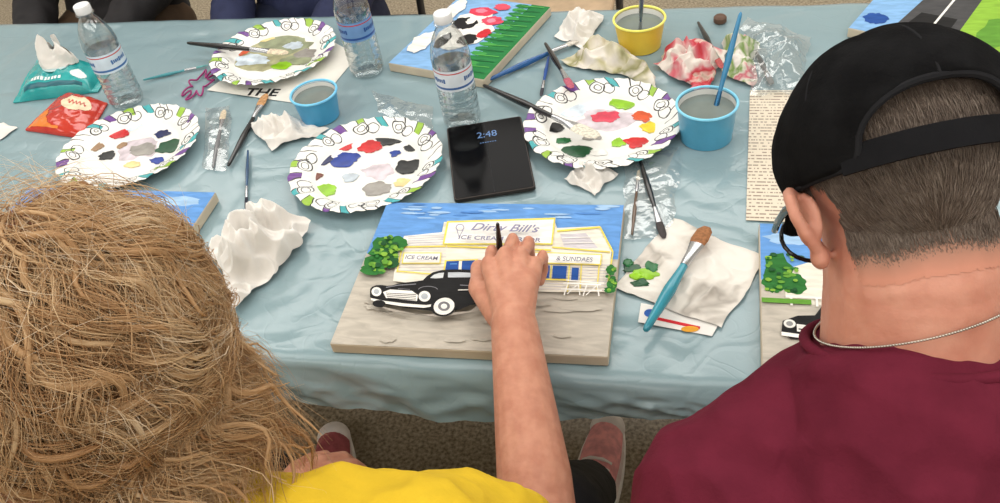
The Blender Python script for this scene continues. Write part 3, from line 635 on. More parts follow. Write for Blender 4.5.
for k in range(16): fi.append((G3 if k%2 else (60,150,70),bush(wl*.74,.012+k*hl/16.5,.016,.008,k)))
for k in range(14): fi.append(((90,175,80) if k%2 else (20,95,50),line(wl*.72,.015+k*hl/14.5,wl*.95,.02+k*hl/14.5,.0022)))
fi+=[(WH,bush(wl*.42,hl*.52,.05,.07,3)),(BK,bush(wl*.34,hl*.62,.026,.024,4)),(BK,bush(wl*.52,hl*.42,.018,.02,5)),(BK,bush(wl*.3,hl*.36,.012,.03,8)),(WH,bush(wl*.38,hl*.66,.010,.012,9)),
 ((215,60,85),bush(wl*.40,hl*.80,.026,.018,6)),((235,130,150),bush(wl*.38,hl*.81,.011,.009,6)),((215,70,95),bush(wl*.58,hl*.70,.022,.016,7)),((235,140,160),bush(wl*.57,hl*.7,.009,.008,7)),((200,40,50),bush(wl*.62,hl*.52,.012,.018,2)),((220,80,100),bush(wl*.55,hl*.90,.018,.012,9)),(WH,bush(wl*.12,hl*.3,.02,.04,1)),(WH,bush(wl*.1,hl*.75,.018,.05,2))]
uvpaint(fc,c,ax,ay,fi,TZ+.018)
A=at(848,28,TZ+.018); B=at(1000,60,TZ+.018); ax=(B-A).normalized(); ay=V((-ax.y,ax.x,0)); c=V((A.x,A.y,TZ)); wl=.356; hl=.22
bc=canvas_box(c,ax,ay,wl,hl,'canvas at the back right corner with a dark road between green grass')
uvpaint(bc,c,ax,ay,[(LB,[(.001,.001),(wl-.001,.001),(wl-.001,hl-.001),(.001,hl-.001)]),((70,70,72),[(.062,.001),(.165,.001),(.165,.215),(.085,.215)]),(BK,[(.075,.02),(.15,.02),(.15,.10),(.09,.10)]),((140,185,60),[(.165,.001),(.3,.001),(.3,.215),(.165,.215)]),(G2,bush(.22,.08,.03,.05,3)),(WH,[(.300,.001),(.355,.001),(.355,.219),(.300,.219)]),(WH,line(.12,.001,.125,.21,.004)),(BL,bush(.03,.05,.02,.02,4))],TZ+.018)
# ------------------------------------------------------------------ tablet
bl=at(447,203,TZ+.008); br=at(531,186,TZ+.008); tl=at(450,131.5,TZ+.017); tr=at(527.5,110.5,TZ+.017)
tx0=((br-bl)+(tr-tl)).normalized(); ty0=((tl-bl)+(tr-br)).normalized(); cc_=tx0.dot(ty0)
tx=(tx0-ty0*cc_*.55).normalized(); ty=(ty0-tx*ty0.dot(tx)).normalized(); tzv=tx.cross(ty)
tw=((br-bl).length+(tr-tl).length)/2*.95; thh=((tl-bl).length+(tr-br).length)/2; tcen=(bl+br+tl+tr)/4
RM=Matrix((tx,ty,tzv)).transposed()
tab=thing('tablet',"black folding tablet showing the time between two paper plates",'tablet',V((tcen.x,tcen.y,TZ)))
def slab(w,h,r,z0,z1,mb,mi=0):
    p=[]
    for (cx,cy,a0) in ((w/2-r,h/2-r,0),(-w/2+r,h/2-r,90),(-w/2+r,-h/2+r,180),(w/2-r,-h/2+r,270)):
        for k in range(7):
            a=math.radians(a0+15*k); p.append((cx+r*math.cos(a),cy+r*math.sin(a)))
    n=len(p); vs=[tcen+RM@V((x,y,z0)) for x,y in p]+[tcen+RM@V((x,y,z1)) for x,y in p]
    mb.add(vs,[tuple(reversed(range(n))),tuple(range(n,2*n))]+[(k,(k+1)%n,n+(k+1)%n,n+k) for k in range(n)],mi)
b=MB(); slab(tw,thh,.006,-.007,0,b); o=obj('body',b,M('tablet_frame',(52,47,45),.35,.6),tab,smooth=False); bevel(o,.0012)
b=MB(); slab(tw-.005,thh-.005,.004,0,.0004,b); obj('screen',b,M('tablet_glass',(5,5,7),.12,var=.05,spec=.06),tab,smooth=False)
b=MB(); b.box(tcen+RM@V((0,0,.0006)),(.0010,thh-.006,.0005),RM); obj('fold_crease',b,M('tablet_crease',(24,25,29),.3,spec=.1),tab,smooth=False)
ct=M('screen_digits',(90,125,175),.4); ct.node_tree.nodes['Principled BSDF'].inputs['Emission Color'].default_value=L((100,140,200)); ct.node_tree.nodes['Principled BSDF'].inputs['Emission Strength'].default_value=.08
text_part(tab,'clock_digits','2:48',0,0,0,.022,(130,170,220),mat=ct,M3=RM,org=tcen+RM@V((.002,thh*.30,.0008)),sx=.9)
b=MB()
for k in range(7): b.box(tcen+RM@V((-.010+.004*k,thh*.30-.020,.0007)),(.0025,.0014,.0003),RM)
obj('clock_date_marks',b,ct,tab,smooth=False)
b=MB(); cb_=tcen+RM@V((.02,thh*.38,0)); b.box((cb_.x,cb_.y,TZ+.005),(.05,.022,.009),Matrix.Rotation(math.atan2(tx.y,tx.x),3,'Z')); obj('camera_bump',b,M('tablet_frame',(52,47,45),.35,.6),tab,smooth=False)
# ------------------------------------------------------------------ papers
def paper(name,label,cat,quad,z,rgb,marks=(),txts=(),rough=.7,mat=None):
    q=[at(*p,z) for p in quad]; c=(q[0]+q[1]+q[2]+q[3])/4
    t=thing(name,label,cat,c)
    b=MB(); b.add([p-V((0,0,.0004)) for p in q]+q,[(3,2,1,0),(4,5,6,7)]+[(k,(k+1)%4,4+(k+1)%4,4+k) for k in range(4)]); obj('sheet',b,mat or M('paper_'+cat.replace(' ','_'),rgb,rough,var=.04),t,smooth=False)
    for k,mk_ in enumerate(marks): flatpoly(t,'printed_mark',[mk_],z+.0001+.0001*k)
    for tx_ in txts: text_part(t,'headline',*tx_)
    return t
paper('newspaper_sheet','newspaper sheet under the back left plate with a bold headline','newspaper',[(207,90),(316,106),(358,55),(300,24)],TZ+.0008,(222,220,212),(),[('THE',0,0,0,.034,(24,24,26),0,-.05,.0001,1.12,None,None,at(262,92.5,TZ+.0012),.0008)])
def print_mat():
    mt=bpy.data.materials.new('printed_text_paper'); mt.use_nodes=True; nt=mt.node_tree; N=nt.nodes; K=nt.links; b=N['Principled BSDF']
    tc=N.new('ShaderNodeTexCoord'); sp=N.new('ShaderNodeSeparateXYZ'); K.new(tc.outputs['Object'],sp.inputs[0])
    def mth(op,a,bb=None):
        n=N.new('ShaderNodeMath'); n.operation=op
        for i,x in enumerate((a,bb)):
            if x is None: continue
            if isinstance(x,(int,float)): n.inputs[i].default_value=x
            else: K.new(x,n.inputs[i])
        return n.outputs[0]
    yr=mth('MULTIPLY',sp.outputs[1],125.0); row=mth('FLOOR',yr); f=mth('FRACT',yr)
    cx=N.new('ShaderNodeCombineXYZ'); K.new(mth('MULTIPLY',sp.outputs[0],260.0),cx.inputs[0]); K.new(mth('MULTIPLY',row,7.3),cx.inputs[1])
    nz=N.new('ShaderNodeTexNoise'); nz.inputs['Scale'].default_value=1; nz.inputs['Detail'].default_value=1; K.new(cx.outputs[0],nz.inputs['Vector'])
    mask=mth('MULTIPLY',mth('LESS_THAN',f,.36),mth('GREATER_THAN',nz.outputs['Fac'],.46))
    mx=N.new('ShaderNodeMix'); mx.data_type='RGBA'; K.new(mask,mx.inputs[0]); mx.inputs[6].default_value=L((222,211,192)); mx.inputs[7].default_value=L((150,134,120))
    K.new(mx.outputs[2],b.inputs['Base Color']); b.inputs['Roughness'].default_value=.7
    return mt
paper('instruction_sheet','printed sheet of text lying beside the man\'s cap','paper',[(750,90),(800,90),(792,222),(746,220)],TZ+.0014,(214,196,168),mat=print_mat())
paper('postcard','white card with red and blue marks under the paper towel','card',[(641,303),(722,318),(712,336),(638,322)],TZ+.0010,(228,226,222),[((200,40,50),line(655,318,700,328,3)),((40,90,170),elp(650,313,6,4)),((225,160,50),elp(690,329,9,3))])
# ------------------------------------------------------------------ pouches
def pouch(t,q,h,mat,name,n=34,crimp=.12,z0=TZ,seed=0,pw=.45,wr_=.0022):
    b=MB()
    def P(u,v,lift=0):
        p=q[0]*(1-u)*(1-v)+q[1]*u*(1-v)+q[2]*u*v+q[3]*(1-u)*v
        uu=max(0,min(1,(u-crimp)/(1-2*crimp))); f=(max(0,1-abs(2*uu-1)**3))*(max(0,1-abs(2*v-1)**4))
        r1=1-2*abs(noise.noise(V((p.x*28,p.y*28,seed)))); 
        wr=wr_*r1+wr_*.5*noise.noise(V((p.x*70,p.y*70,seed+4)))+.0007*math.sin(v*70)*(u<crimp or u>1-crimp)
        nv=noise.noise_vector(V((p.x*18,p.y*18,seed)))*.004
        return V((p.x+nv.x,p.y+nv.y,max(z0+.0015,z0+.003+h*f**pw+wr*(.3+f))+lift))
    for i in range(n+1):
        for k in range(n+1): b.v.append(tuple(P(i/n,k/n)))
    m=(n+1)**2
    for i in range(n+1):
        for k in range(n+1):
            x,y,z=b.v[i*(n+1)+k]; b.v.append((x,y,z0+.0006))
    for i in range(n):
        for k in range(n):
            a=i*(n+1)+k; b.f+=[(a,a+n+1,a+n+2,a+1),(m+a+1,m+a+n+2,m+a+n+1,m+a)]; b.mi+=[0,0]
    ring=[k for k in range(n+1)]+[i*(n+1)+n for i in range(1,n+1)]+[n*(n+1)+k for k in range(n-1,-1,-1)]+[i*(n+1) for i in range(n-1,0,-1)]
    for a,c_ in zip(ring,ring[1:]+ring[:1]): b.f.append((a,c_,m+c_,m+a)); b.mi.append(0)
    obj(name,b,mat,t,angle=60)
    return P
def patch(P,inside,u0,u1,v0,v1,lift,b,mi,n=24):
    o=len(b.v); pts={}
    for i in range(n+1):
        for k in range(n+1): pts[(i,k)]=len(b.v); b.v.append(tuple(P(u0+(u1-u0)*i/n,v0+(v1-v0)*k/n,lift)))
    for i in range(n):
        for k in range(n):
            if inside((i+.5)/n,(k+.5)/n): b.f.append((pts[(i,k)],pts[(i+1,k)],pts[(i+1,k+1)],pts[(i,k+1)])); b.mi.append(mi)
wp=[at(14,103),at(98,93),at(112,72),at(36,62)]; wc=(wp[0]+wp[1]+wp[2]+wp[3])/4
t=thing('wet_wipes_pack','teal wet wipes pack with a white wipe pulled out of the top','wipes pack',wc)
WP=pouch(t,wp,.032,M('wipes_foil',(30,150,152),.22,scale=22,coat=.3,rgb2=(58,172,172)),'pack',n=50,seed=2,pw=.5,crimp=.08,wr_=.0035)
b=MB(); patch(WP,lambda u,v:True,.16,.84,.05,.11,.0008,b,0); patch(WP,lambda u,v:(u*9)%1<.7,.25,.62,.15,.22,.0008,b,1,n=40); patch(WP,lambda u,v:(u-.5)**2+(v-.5)**2<.25,.70,.86,.18,.42,.0008,b,1)
obj('pack_print',b,[M('wipes_dark_band',(18,96,110),.3),M('wipes_white_print',(225,236,236),.35)],t,angle=80)
b=MB(); b.lathe([(.030,.0),(.032,.002),(.024,.003)],wc+V((-.002,.010,.036)),32); obj('opening_flap',b,M('wipes_flap',(190,220,222),.4),t)
b=MB(); n=40
for i in range(n+1):
    for k in range(17):
        a=2*math.pi*i/n; s=k/16; rr=.034*(1-s*.75)*(1+.45*math.sin(a*3+s*5)*(.3+s))+.003
        b.v.append((wc.x-.004+rr*math.cos(a)*1.2+s*.004,wc.y+.010+rr*math.sin(a)*.6+.006*s,TZ+.038+s*.048+.014*s*math.sin(a*2+1)+.006*noise.noise(V((a*2,s*5,1)))))
for i in range(n):
    for k in range(16):
        a=i*17+k; b.f.append((a,a+17,a+18,a+1)); b.mi.append(0)
obj('wipe',b,tis,t,angle=80)
rp_=[at(26,131),at(88,140),at(109,104),at(66,93)]
t=thing('snack_packet','glossy red foil snack packet with an orange corner beside the left plate','snack packet',(rp_[0]+rp_[1]+rp_[2]+rp_[3])/4)
RP=pouch(t,rp_,.012,M('red_foil',(184,36,32),.2,var=.1,scale=18,coat=.4,rgb2=(200,60,42)),'pouch',n=44,crimp=.06,seed=5,wr_=.0030,pw=.5)
b=MB()
patch(RP,lambda u,v:(u+v)<1.0+.15*math.sin(u*7),.02,.55,.05,.50,.0007,b,0,n=30)
patch(RP,lambda u,v:(u-.5)**2/.25+(v-.5)**2/.25<1,.26,.84,.50,.86,.0007,b,1,n=36)
patch(RP,lambda u,v:abs(v-.5-.16*math.sin(u*31))<.09 ,.36,.76,.60,.77,.0013,b,2,n=56)
obj('packet_print',b,[M('packet_orange',(226,130,56),.3),M('emblem_cream',(236,214,180),.35),M('emblem_red',(186,38,38),.35)],t,angle=80)
b=MB(); pc=at(200,86); pts=[]
for k in range(121):
    a=2*math.pi*k/120; r=1+.35*math.sin(a*7); pts.append(pc+V((.020*r*math.cos(a),.042*r*math.sin(a),.004+.002*math.sin(a*11))))
b.tube(pts,.0018,8,cap=False)
o=obj('bracelet',b,M('magenta_cord',(150,45,110),.4),loc=pc); tag(o,'magenta looped cord bracelet lying left of the back plate','bracelet')
b=MB(); pc=at(720,22); b.lathe([(.010,0),(.012,.002),(.012,.010),(.009,.013),(.003,.014)],pc,28); o=obj('bottle_lid',b,M('brown_lid',(95,70,55),.5),loc=pc); tag(o,'small brown round lid near the back edge by the rag','lid')
# ------------------------------------------------------------------ chairs
def chair(cx,cy,face,label,rgb):
    s=face; t=thing('folding_chair',label,'chair',(cx,cy,0))
    mt=M('chair_seat',rgb,.5); ml=M('chair_steel',(95,95,98),.35,.8)
    b=MB(); b.box((cx,cy,.418),(.40,.40,.024)); o=obj('seat',b,mt,t,smooth=False); bevel(o,.010,3)
    b=MB()
    for i in range(13):
        x=-.2+.4*i/12; yb=cy-s*(.235+.03*(1-(x/.2)**2))
        for (dz,dy) in ((.62,0),(.82,-.02)): b.v+= [(cx+x,yb+s*dy,dz),(cx+x,yb+s*dy-s*.016,dz)]
    for i in range(12):
        a=i*4
        b.f+=[(a,a+4,a+6,a+2),(a+1,a+3,a+7,a+5),(a+2,a+6,a+7,a+3),(a,a+1,a+5,a+4)]; b.mi+=[0]*4
    b.f+=[(0,2,3,1),(48,49,51,50)]; b.mi+=[0,0]
    o=obj('backrest',b,mt,t,angle=50)
    for sx in (-1,1):
        b=MB(); b.tube([(cx+sx*.20,cy-s*.30,.012),(cx+sx*.205,cy-s*.20,.43),(cx+sx*.205,cy-s*.25,.83)],.011,10); obj('leg',b,ml,t)
        b=MB(); b.tube([(cx+sx*.19,cy+s*.19,.012),(cx+sx*.19,cy+s*.15,.415)],.011,10); obj('leg',b,ml,t)
    return t
chair(-.40,.10,1,'black folding chair under the woman in yellow',(35,35,38)); chair(.17,.12,1,'black folding chair under the man in the maroon shirt',(35,35,38))
chair(-.48,2.12,-1,'empty tan folding chair across the table behind the flower canvas',(190,165,135)); chair(-1.03,2.0,-1,'dark folding chair under the person in navy across the table',(50,45,42)); chair(-1.60,2.0,-1,'brown folding chair under the person in charcoal at the far left',(95,78,62))
# ------------------------------------------------------------------ people
skinW=M('skin_fair',(192,131,107),.5,scale=60,detail=4,spec=.32,sss=.15,bump=.22,bscale=190,rgb2=(207,149,124)); skinM=M('skin_ruddy',(192,128,107),.5,scale=30,detail=5,spec=.32,sss=.12,bump=.3,bscale=150,rgb2=(208,150,128))
def lerp(a,b,t): return V(a)*(1-t)+V(b)*t
def torso(B,pel,che,nb,rx,ry,ex=0):
    for k in range(9):
        t=k/8; c=lerp(pel,che,t); a=rx[0]*(1-t)+rx[1]*t+ex; d=ry[0]*(1-t)+ry[1]*t+ex
        B.ell(c,(a,d,.085+ex),seg=28,rings=14)
def head_geo(B,H,Mh,ek=1.0,edz=0,edy=0,hs=1.0,out=0.0):
    T=lambda p:H+Mh@(V(p)*hs)
    def E(p,r,a=20,b_=12): B.ell(T(p),tuple(x*hs for x in r),Mh,a,b_)
    E((0,-.008,.032),(.075,.095,.086),28,18); E((0,.030,-.035),(.058,.062,.082),24,14); E((0,.062,-.088),(.028,.026,.022))
    E((0,.02,-.07),(.052,.055,.04))
    B.tube([T((0,.088,.015)),T((0,.110,-.028))],[.008*hs,.013*hs],12); E((0,.104,-.030),(.017,.014,.011)); E((0,.086,-.062),(.024,.010,.009))
    E((0,.078,.028),(.05,.016,.012))
    for s in (-1,1):
        pts=[(.070,.008,-.030),(.075,.006,-.020),(.080,.008,.004),(.085,.003,.020),(.089+out,-.010,.027),(.092+out*1.4,-.021,.019),(.092+out*1.4,-.025,.002),(.086+out,-.020,-.016),(.077+out*.5,-.009,-.032)]
        B.limb([(T((s*a,b_*ek+edy,c_*ek+edz)),.0052*hs) for a,b_,c_ in pts],seg=10)
        ra=Matrix.Rotation(s*-.45,3,'Z')
        B.ell(T((s*(.080+out*.6),-.007+edy,edz)),(.0050*hs,.018*ek*hs,.026*ek*hs),Mh@ra); E((s*(.077+out*.4),-.004+edy,-.034*ek+edz),(.0075,.009,.010))
def simple_hand(B,wr,d,n,side):
    d=d.normalized(); n=(n-d*n.dot(d)).normalized(); l=d.cross(n).normalized()*side
    for k in range(4): B.limb([(wr,.024),(wr+d*.08+l*(.027-.018*k),.0125)],seg=12)
    for k,ln in enumerate((.9,1,.94,.75)):
        p=wr+d*.082+l*(.028-.0187*k); q=p+(d*.9+n*.35)*.042*ln; r=q+(d*.6+n*.8)*.026*ln; s=r+(d*.2+n*1)*.02*ln
        B.limb([(p,.0105),(q,.0092),(r,.0083),(s,.0072)],seg=10)
    a=wr+d*.02+l*.022; B.limb([(a,.015),(a+d*.03+l*.02+n*.006,.0125),(a+d*.058+l*.028+n*.012,.0105),(a+d*.08+l*.026+n*.016,.0085)],seg=10)
def cloth_noise(sc,amp,seed):
    def f(co,n):
        w_=V((co.x*sc+.6*noise.noise(co*6),co.y*sc,co.z*sc*.6+seed))
        a=noise.noise(w_); b_=noise.noise(V((co.x*sc*2.7,co.y*sc*2.7,co.z*sc*1.5+seed)))
        return amp*(1-2*abs(a))+amp*.4*(1-2*abs(b_))
    return f
def build_person(label,J,skin,shirt,pants,shoe,sole,handr=None,sleeve=.6,group=None,voxel=.004,wid=1.0,nk=.058,ear=(1,0,0,1,0),shr=.066,arm=1.0,bvox=None,longs=False,lace=None,shoel=None):
    t=thing('person',label,'person',V((J['pel'].x,J['pel'].y,0)),group)
    off=t.location.copy()
    B=MB(); pel,che,nb=J['pel'],J['che'],J['nb']
    torso(B,pel,che,nb,(.150*wid,.140*wid),(.105*wid,.095*wid))
    for s in 'lr':
        B.limb([(lerp(nb,J['sh'+s],.15)-V((0,0,.035)),.040*wid),(lerp(nb,J['sh'+s],.6)-V((0,0,.015)),.042*wid),(J['sh'+s],.044*wid)])
        B.limb([(J['sh'+s],.046*wid),(lerp(J['sh'+s],J['el'+s],.5),.044*wid),(J['el'+s],.037*arm),(lerp(J['el'+s],J['wr'+s],.3),.039*arm),(lerp(J['el'+s],J['wr'+s],.75),.031*arm),(J['wr'+s],.0265*arm)])
        B.limb([(J['hip'+s],.085),(J['kn'+s],.058),(lerp(J['kn'+s],J['an'+s],.3),.052),(J['an'+s],.036)]); B.limb([(J['an'+s]+V((0,0,-.03)),.034),(J['to'+s],.030)])
        if s=='r' and handr: handr(B)
        else: simple_hand(B,J['wr'+s],J['wr'+s]-J['el'+s],V((0,0,-1)),1 if s=='l' else -1)
    B.limb([(lerp(nb,che,.3),nk),(nb,nk),(J['sk'],nk*.96),(lerp(J['sk'],J['H'],.5),nk*.90)])
    head_geo(B,J['H'],J['Mh'],*ear)
    me=remesh(B,'body',bvox or voxel*.8,3,off); body=put('body',me,skin,t)
    B=MB(); torso(B,pel+V((0,0,-.03)),che,nb,(.165*wid,.158*wid),(.120*wid,.112*wid))
    ax_=(che-nb).normalized()
    B.tube([nb+ax_*.014,lerp(nb,che,.35),lerp(nb,che,.75),che],[nk+.012,nk+.028,nk+.045,nk+.045],28); B.ell(lerp(nb,che,.35),nk+.028); B.ell(lerp(nb,che,.65),(nk+.06,nk+.042,nk+.04))
    for s in 'lr':
        B.limb([(lerp(nb,J['sh'+s],.22)-V((0,0,.034)),.056*wid),(lerp(nb,J['sh'+s],.6)-V((0,0,.006)),.055*wid),(J['sh'+s],shr*.94*wid)])
        ch=[(J['sh'+s],shr*.94*wid),(lerp(J['sh'+s],J['el'+s],.3),.064*wid),(lerp(J['sh'+s],J['el'+s],sleeve),.062*wid)]
        if longs: ch=ch[:2]+[(J['el'+s],.054),(J['wr'+s],.042)]
        B.limb(ch,capends=False)
        B.ell(J['sh'+s],shr*.94*wid)
        B.limb([(lerp(che,J['sh'+s],.5),.085*wid),(lerp(che,J['sh'+s],.85),.075*wid)])
    me=remesh(B,'shirt',voxel,7,off,cloth_noise(11,.0085,len(label))); put('shirt',me,shirt,t)
    B=MB()
    B.ell(pel+V((0,0,-.02)),(.158*wid,.118*wid,.085))
    for s in 'lr': B.limb([(J['hip'+s],.095),(J['kn'+s],.070),(lerp(J['kn'+s],J['an'+s],.4),.062),(lerp(J['kn'+s],J['an'+s],.88),.052)],capends=False); B.ell(J['hip'+s],.095)
    me=remesh(B,'trousers',.006,5,off,cloth_noise(12,.004,3)); put('trousers',me,pants,t)
    for s in 'lr':
        an=J['an'+s]; to=J['to'+s]; d=to-an; d.z=0; d.normalize(); l=V((-d.y,d.x,0))
        B=MB(); base=V((an.x,an.y,0))
        B.limb([(base-d*.045+V((0,0,.055)),.036),(base+d*.03+V((0,0,.06)),.040),(base+d*.11+V((0,0,.050)),.041),(base+d*.175+V((0,0,.042)),.034)]); B.limb([(base-d*.01+V((0,0,.08)),.042),(base-d*.005+V((0,0,.105)),.042)],capends=False)
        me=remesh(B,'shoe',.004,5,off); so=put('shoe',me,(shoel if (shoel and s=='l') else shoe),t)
        B=MB(); vs=[]; n=32
        for zz,gx in ((.002,.97),(.010,1.06),(.034,1.09),(.040,1.03)):
            for k in range(n):
                a=2*math.pi*k/n; ca=math.cos(a); vs.append(base+d*(.065+.150*ca*gx)+l*(.046*math.sin(a)*gx)+V((0,0,zz)))
        fs=[tuple(reversed(range(n))),tuple(range(3*n,4*n))]
        for q in range(3): fs+=[(q*n+k,q*n+(k+1)%n,(q+1)*n+(k+1)%n,(q+1)*n+k) for k in range(n)]
        B.add(vs,fs); obj('sole',B,sole,so)
        if lace:
            B=MB()
            for q in range(4):
                pz=base+d*(.045+.024*q); hz=.106-.011*q
                B.tube([pz-l*.028+V((0,0,hz-.014)),pz-l*.012+V((0,0,hz-.001)),pz+l*.012+V((0,0,hz-.001)),pz+l*.028+V((0,0,hz-.014))],.0045,6)
            obj('laces',B,lace,so)
            B=MB(); B.ell(base+d*.178+V((0,0,.046)),(.037,.037,.032)); obj('toe_cap',B,lace,so)
    B=MB(); hs=ear[3]
    for s in (-1,1): B.ell(J['H']+J['Mh']@(V((s*.030,.083,.005))*hs),.011*hs)
    obj('eyes',B,M('eye_white',(220,215,210),.3),t)
    return t,body
def hrot(yaw,pitch,roll): return Matrix.Rotation(math.radians(yaw),3,'Z')@Matrix.Rotation(math.radians(-pitch),3,'X')@Matrix.Rotation(math.radians(roll),3,'Y')
# ---- woman
wr=at(514,324,.822); el=at(544,552,.742)
MI,MM,MR,MP=at(489,265,.838),at(505,256,.844),at(521,256.5,.840),at(535,266,.831)
def whand(B):
    for p,r in ((MI,.0115),(MM,.0118),(MR,.0115),(MP,.0105)):
        B.limb([(wr,.0245),(lerp(wr,p,.55)+V((0,0,.002)),.0160),(p,r)],seg=14)
        B.ell(p+V((0,.002,.0045)),.0085)
        B.limb([(lerp(wr,p,.35)+V((0,0,.0135)),.0042),(p+V((0,-.004,.0085)),.0042)],seg=8)
    B.ell(lerp(wr,MR,.55)+V((0,0,.004)),(.026,.030,.015))
    F=[(MI,V((-.006,.037,-.014)),V((.007,.009,-.024)),V((.007,-.005,-.018)),1),(MM,V((.001,.040,-.011)),V((.000,.006,-.027)),V((-.001,-.012,-.016)),1),(MR,V((.002,.037,-.012)),V((-.001,.000,-.026)),V((-.003,-.014,-.013)),.96),(MP,V((.004,.029,-.012)),V((-.001,-.002,-.021)),V((-.003,-.012,-.010)),.86)]
    for m,a,b_,c_,k in F:
        B.limb([(m,.0098*k),(m+a*.5,.0082*k),(m+a,.0091*k),(m+a+b_*.5,.0078*k),(m+a+b_,.0082*k),(m+a+b_+c_,.0070*k)],seg=14)
        B.ell(m+a+V((0,.002,.003)),.0076*k)
    tc0=lerp(wr,MI,.25)+V((-.012,0,-.012)); tip=MI+V((.005,.027,-.050))
    t1=at(479,288,.812); t2=at(479,268,.803)
    B.limb([(wr,.022),(tc0,.018),(t1,.0142),(lerp(t1,t2,.5),.0112),(t2,.0115),(tip,.0084)],seg=14)
    B.limb([(tc0,.016),(lerp(wr,MI,.7)+V((0,0,-.012)),.013)],seg=12)
HC=at(60,338,1.165); MhW=hrot(-12,32,0); HSW=.90; HW=HC-MhW@V((0,-.008,.016))*HSW
JW=dict(pel=V((-.40,.14,.545)),che=V((-.385,.265,.88)),nb=V((-.42,.31,.985)),sk=HW+MhW@V((0,-.03,-.08)),H=HW,Mh=MhW,
 shl=V((-.56,.29,.945)),shr=V((-.222,.330,.940)),ell=V((-.63,.36,.70)),wrl=V((-.52,.52,.64)),elr=el,wrr=wr,hipl=V((-.48,.16,.53)),hipr=V((-.31,.16,.53)),
 knl=V((-.60,.58,.52)),knr=V((-.190,.60,.53)),anl=V((-.735,.84,.10)),anr=V((-.205,.92,.10)),tol=V((-.775,.98,.035)),tor=V((-.195,1.06,.035)))
yellow=M('yellow_cotton',(222,186,48),.85,var=.06,bump=.25,bscale=300,spec=.12); maroon=M('maroon_cotton',(98,31,48),.9,var=.10,bump=.3,bscale=320,spec=.10)
blackp=M('black_denim',(22,22,26),.8,bump=.3,bscale=300); pinks=M('pink_canvas_shoe',(236,160,160),.75,bump=.4,bscale=250,scale=60,var=.15); wsole=M('white_rubber',(244,240,234),.6)
wom,_b=build_person('woman from behind with shaggy blonde hair and yellow shirt, painting the large canvas',JW,skinW,yellow,blackp,pinks,wsole,whand,sleeve=.62,wid=.94,voxel=.0036,ear=(1,0,0,HSW,0),arm=1.06,bvox=.0022,lace=M('white_lace',(236,228,224),.8),shoel=M('pink_shoe_shaded',(170,84,90),.75,bump=.4,bscale=250,scale=60,var=.15))  # left shoe of the pink pair, shadow put into a darker colour
def strands(name,parent,gen,mat,rad,seg=3):
    vs=[]; fs=[]; cols=[]; off=wloc(parent)
    for item in gen:
        pts,sh,k=item[:3]; thick=item[3] if len(item)>3 else None
        n=len(pts); o=len(vs); x=None; sg=seg if thick is None else 6
        for i in range(n):
            t=(pts[min(i+1,n-1)]-pts[max(i-1,0)])
            if t.length<1e-9: t=V((0,0,1))
            t.normalize()
            if x is None: x=t.orthogonal().normalized()
            else:
                x=x-t*x.dot(t)
                x=x.normalized() if x.length>1e-6 else t.orthogonal().normalized()
            y=t.cross(x)
            if thick is None: r=rad*k*(1 if i<n*.5 else max(.12,1-(i-n*.5)/(n*.52)))
            else: r=thick*max(.04,math.sin(math.pi*min(1,(i+.6)/n*1.0))**.7*(1-.55*i/n))
            for j in range(sg):
                a=2*math.pi*j/sg; p=pts[i]+x*(r*math.cos(a))+y*(r*math.sin(a))-off; vs.append((p.x,p.y,p.z)); cols.append(sh)
        for i in range(n-1):
            for j in range(sg):
                j2=(j+1)%sg; fs.append((o+i*sg+j,o+i*sg+j2,o+(i+1)*sg+j2,o+(i+1)*sg+j))
    me=bpy.data.meshes.new(name); me.from_pydata(vs,[],fs); at_=me.attributes.new('shade','FLOAT','POINT'); at_.data.foreach_set('value',cols); me.update()
    return put(name,me,mat,parent)
def hair_mat(name,stops,rough=.4,spec=.4,nscale=22,nw=.35,trans=0):
    mt=bpy.data.materials.new(name); mt.use_nodes=True; nt=mt.node_tree; N=nt.nodes; b=N['Principled BSDF']
    a=N.new('ShaderNodeAttribute'); a.attribute_name='shade'; tc=N.new('ShaderNodeTexCoord'); nz=N.new('ShaderNodeTexNoise'); nz.inputs['Scale'].default_value=nscale
    nt.links.new(tc.outputs['Object'],nz.inputs['Vector'])
    ad=N.new('ShaderNodeMath'); ad.operation='MULTIPLY_ADD'; ad.inputs[1].default_value=nw; nt.links.new(nz.outputs['Fac'],ad.inputs[0]); nt.links.new(a.outputs['Fac'],ad.inputs[2])
    rp=N.new('ShaderNodeValToRGB'); cr=rp.color_ramp
    cr.elements[0].position=stops[0][0]; cr.elements[0].color=L(stops[0][1]); cr.elements[1].position=stops[-1][0]; cr.elements[1].color=L(stops[-1][1])
    for p,c_ in stops[1:-1]: cr.elements.new(p).color=L(c_)
    nt.links.new(ad.outputs[0],rp.inputs['Fac']); nt.links.new(rp.outputs['Color'],b.inputs['Base Color']); b.inputs['Roughness'].default_value=rough; b.inputs['Specular IOR Level'].default_value=spec
    if trans:
        tr=N.new('ShaderNodeBsdfTranslucent'); nt.links.new(rp.outputs['Color'],tr.inputs['Color']); mx=N.new('ShaderNodeMixShader'); mx.inputs['Fac'].default_value=trans
        nt.links.new(b.outputs[0],mx.inputs[1]); nt.links.new(tr.outputs[0],mx.inputs[2]); nt.links.new(mx.outputs[0],N['Material Output'].inputs['Surface'])
    return mt
rnd=random.Random(3)
crown=V((-.45,.55,1)).normalized()
SC=V((.0850,.0905,.0905))
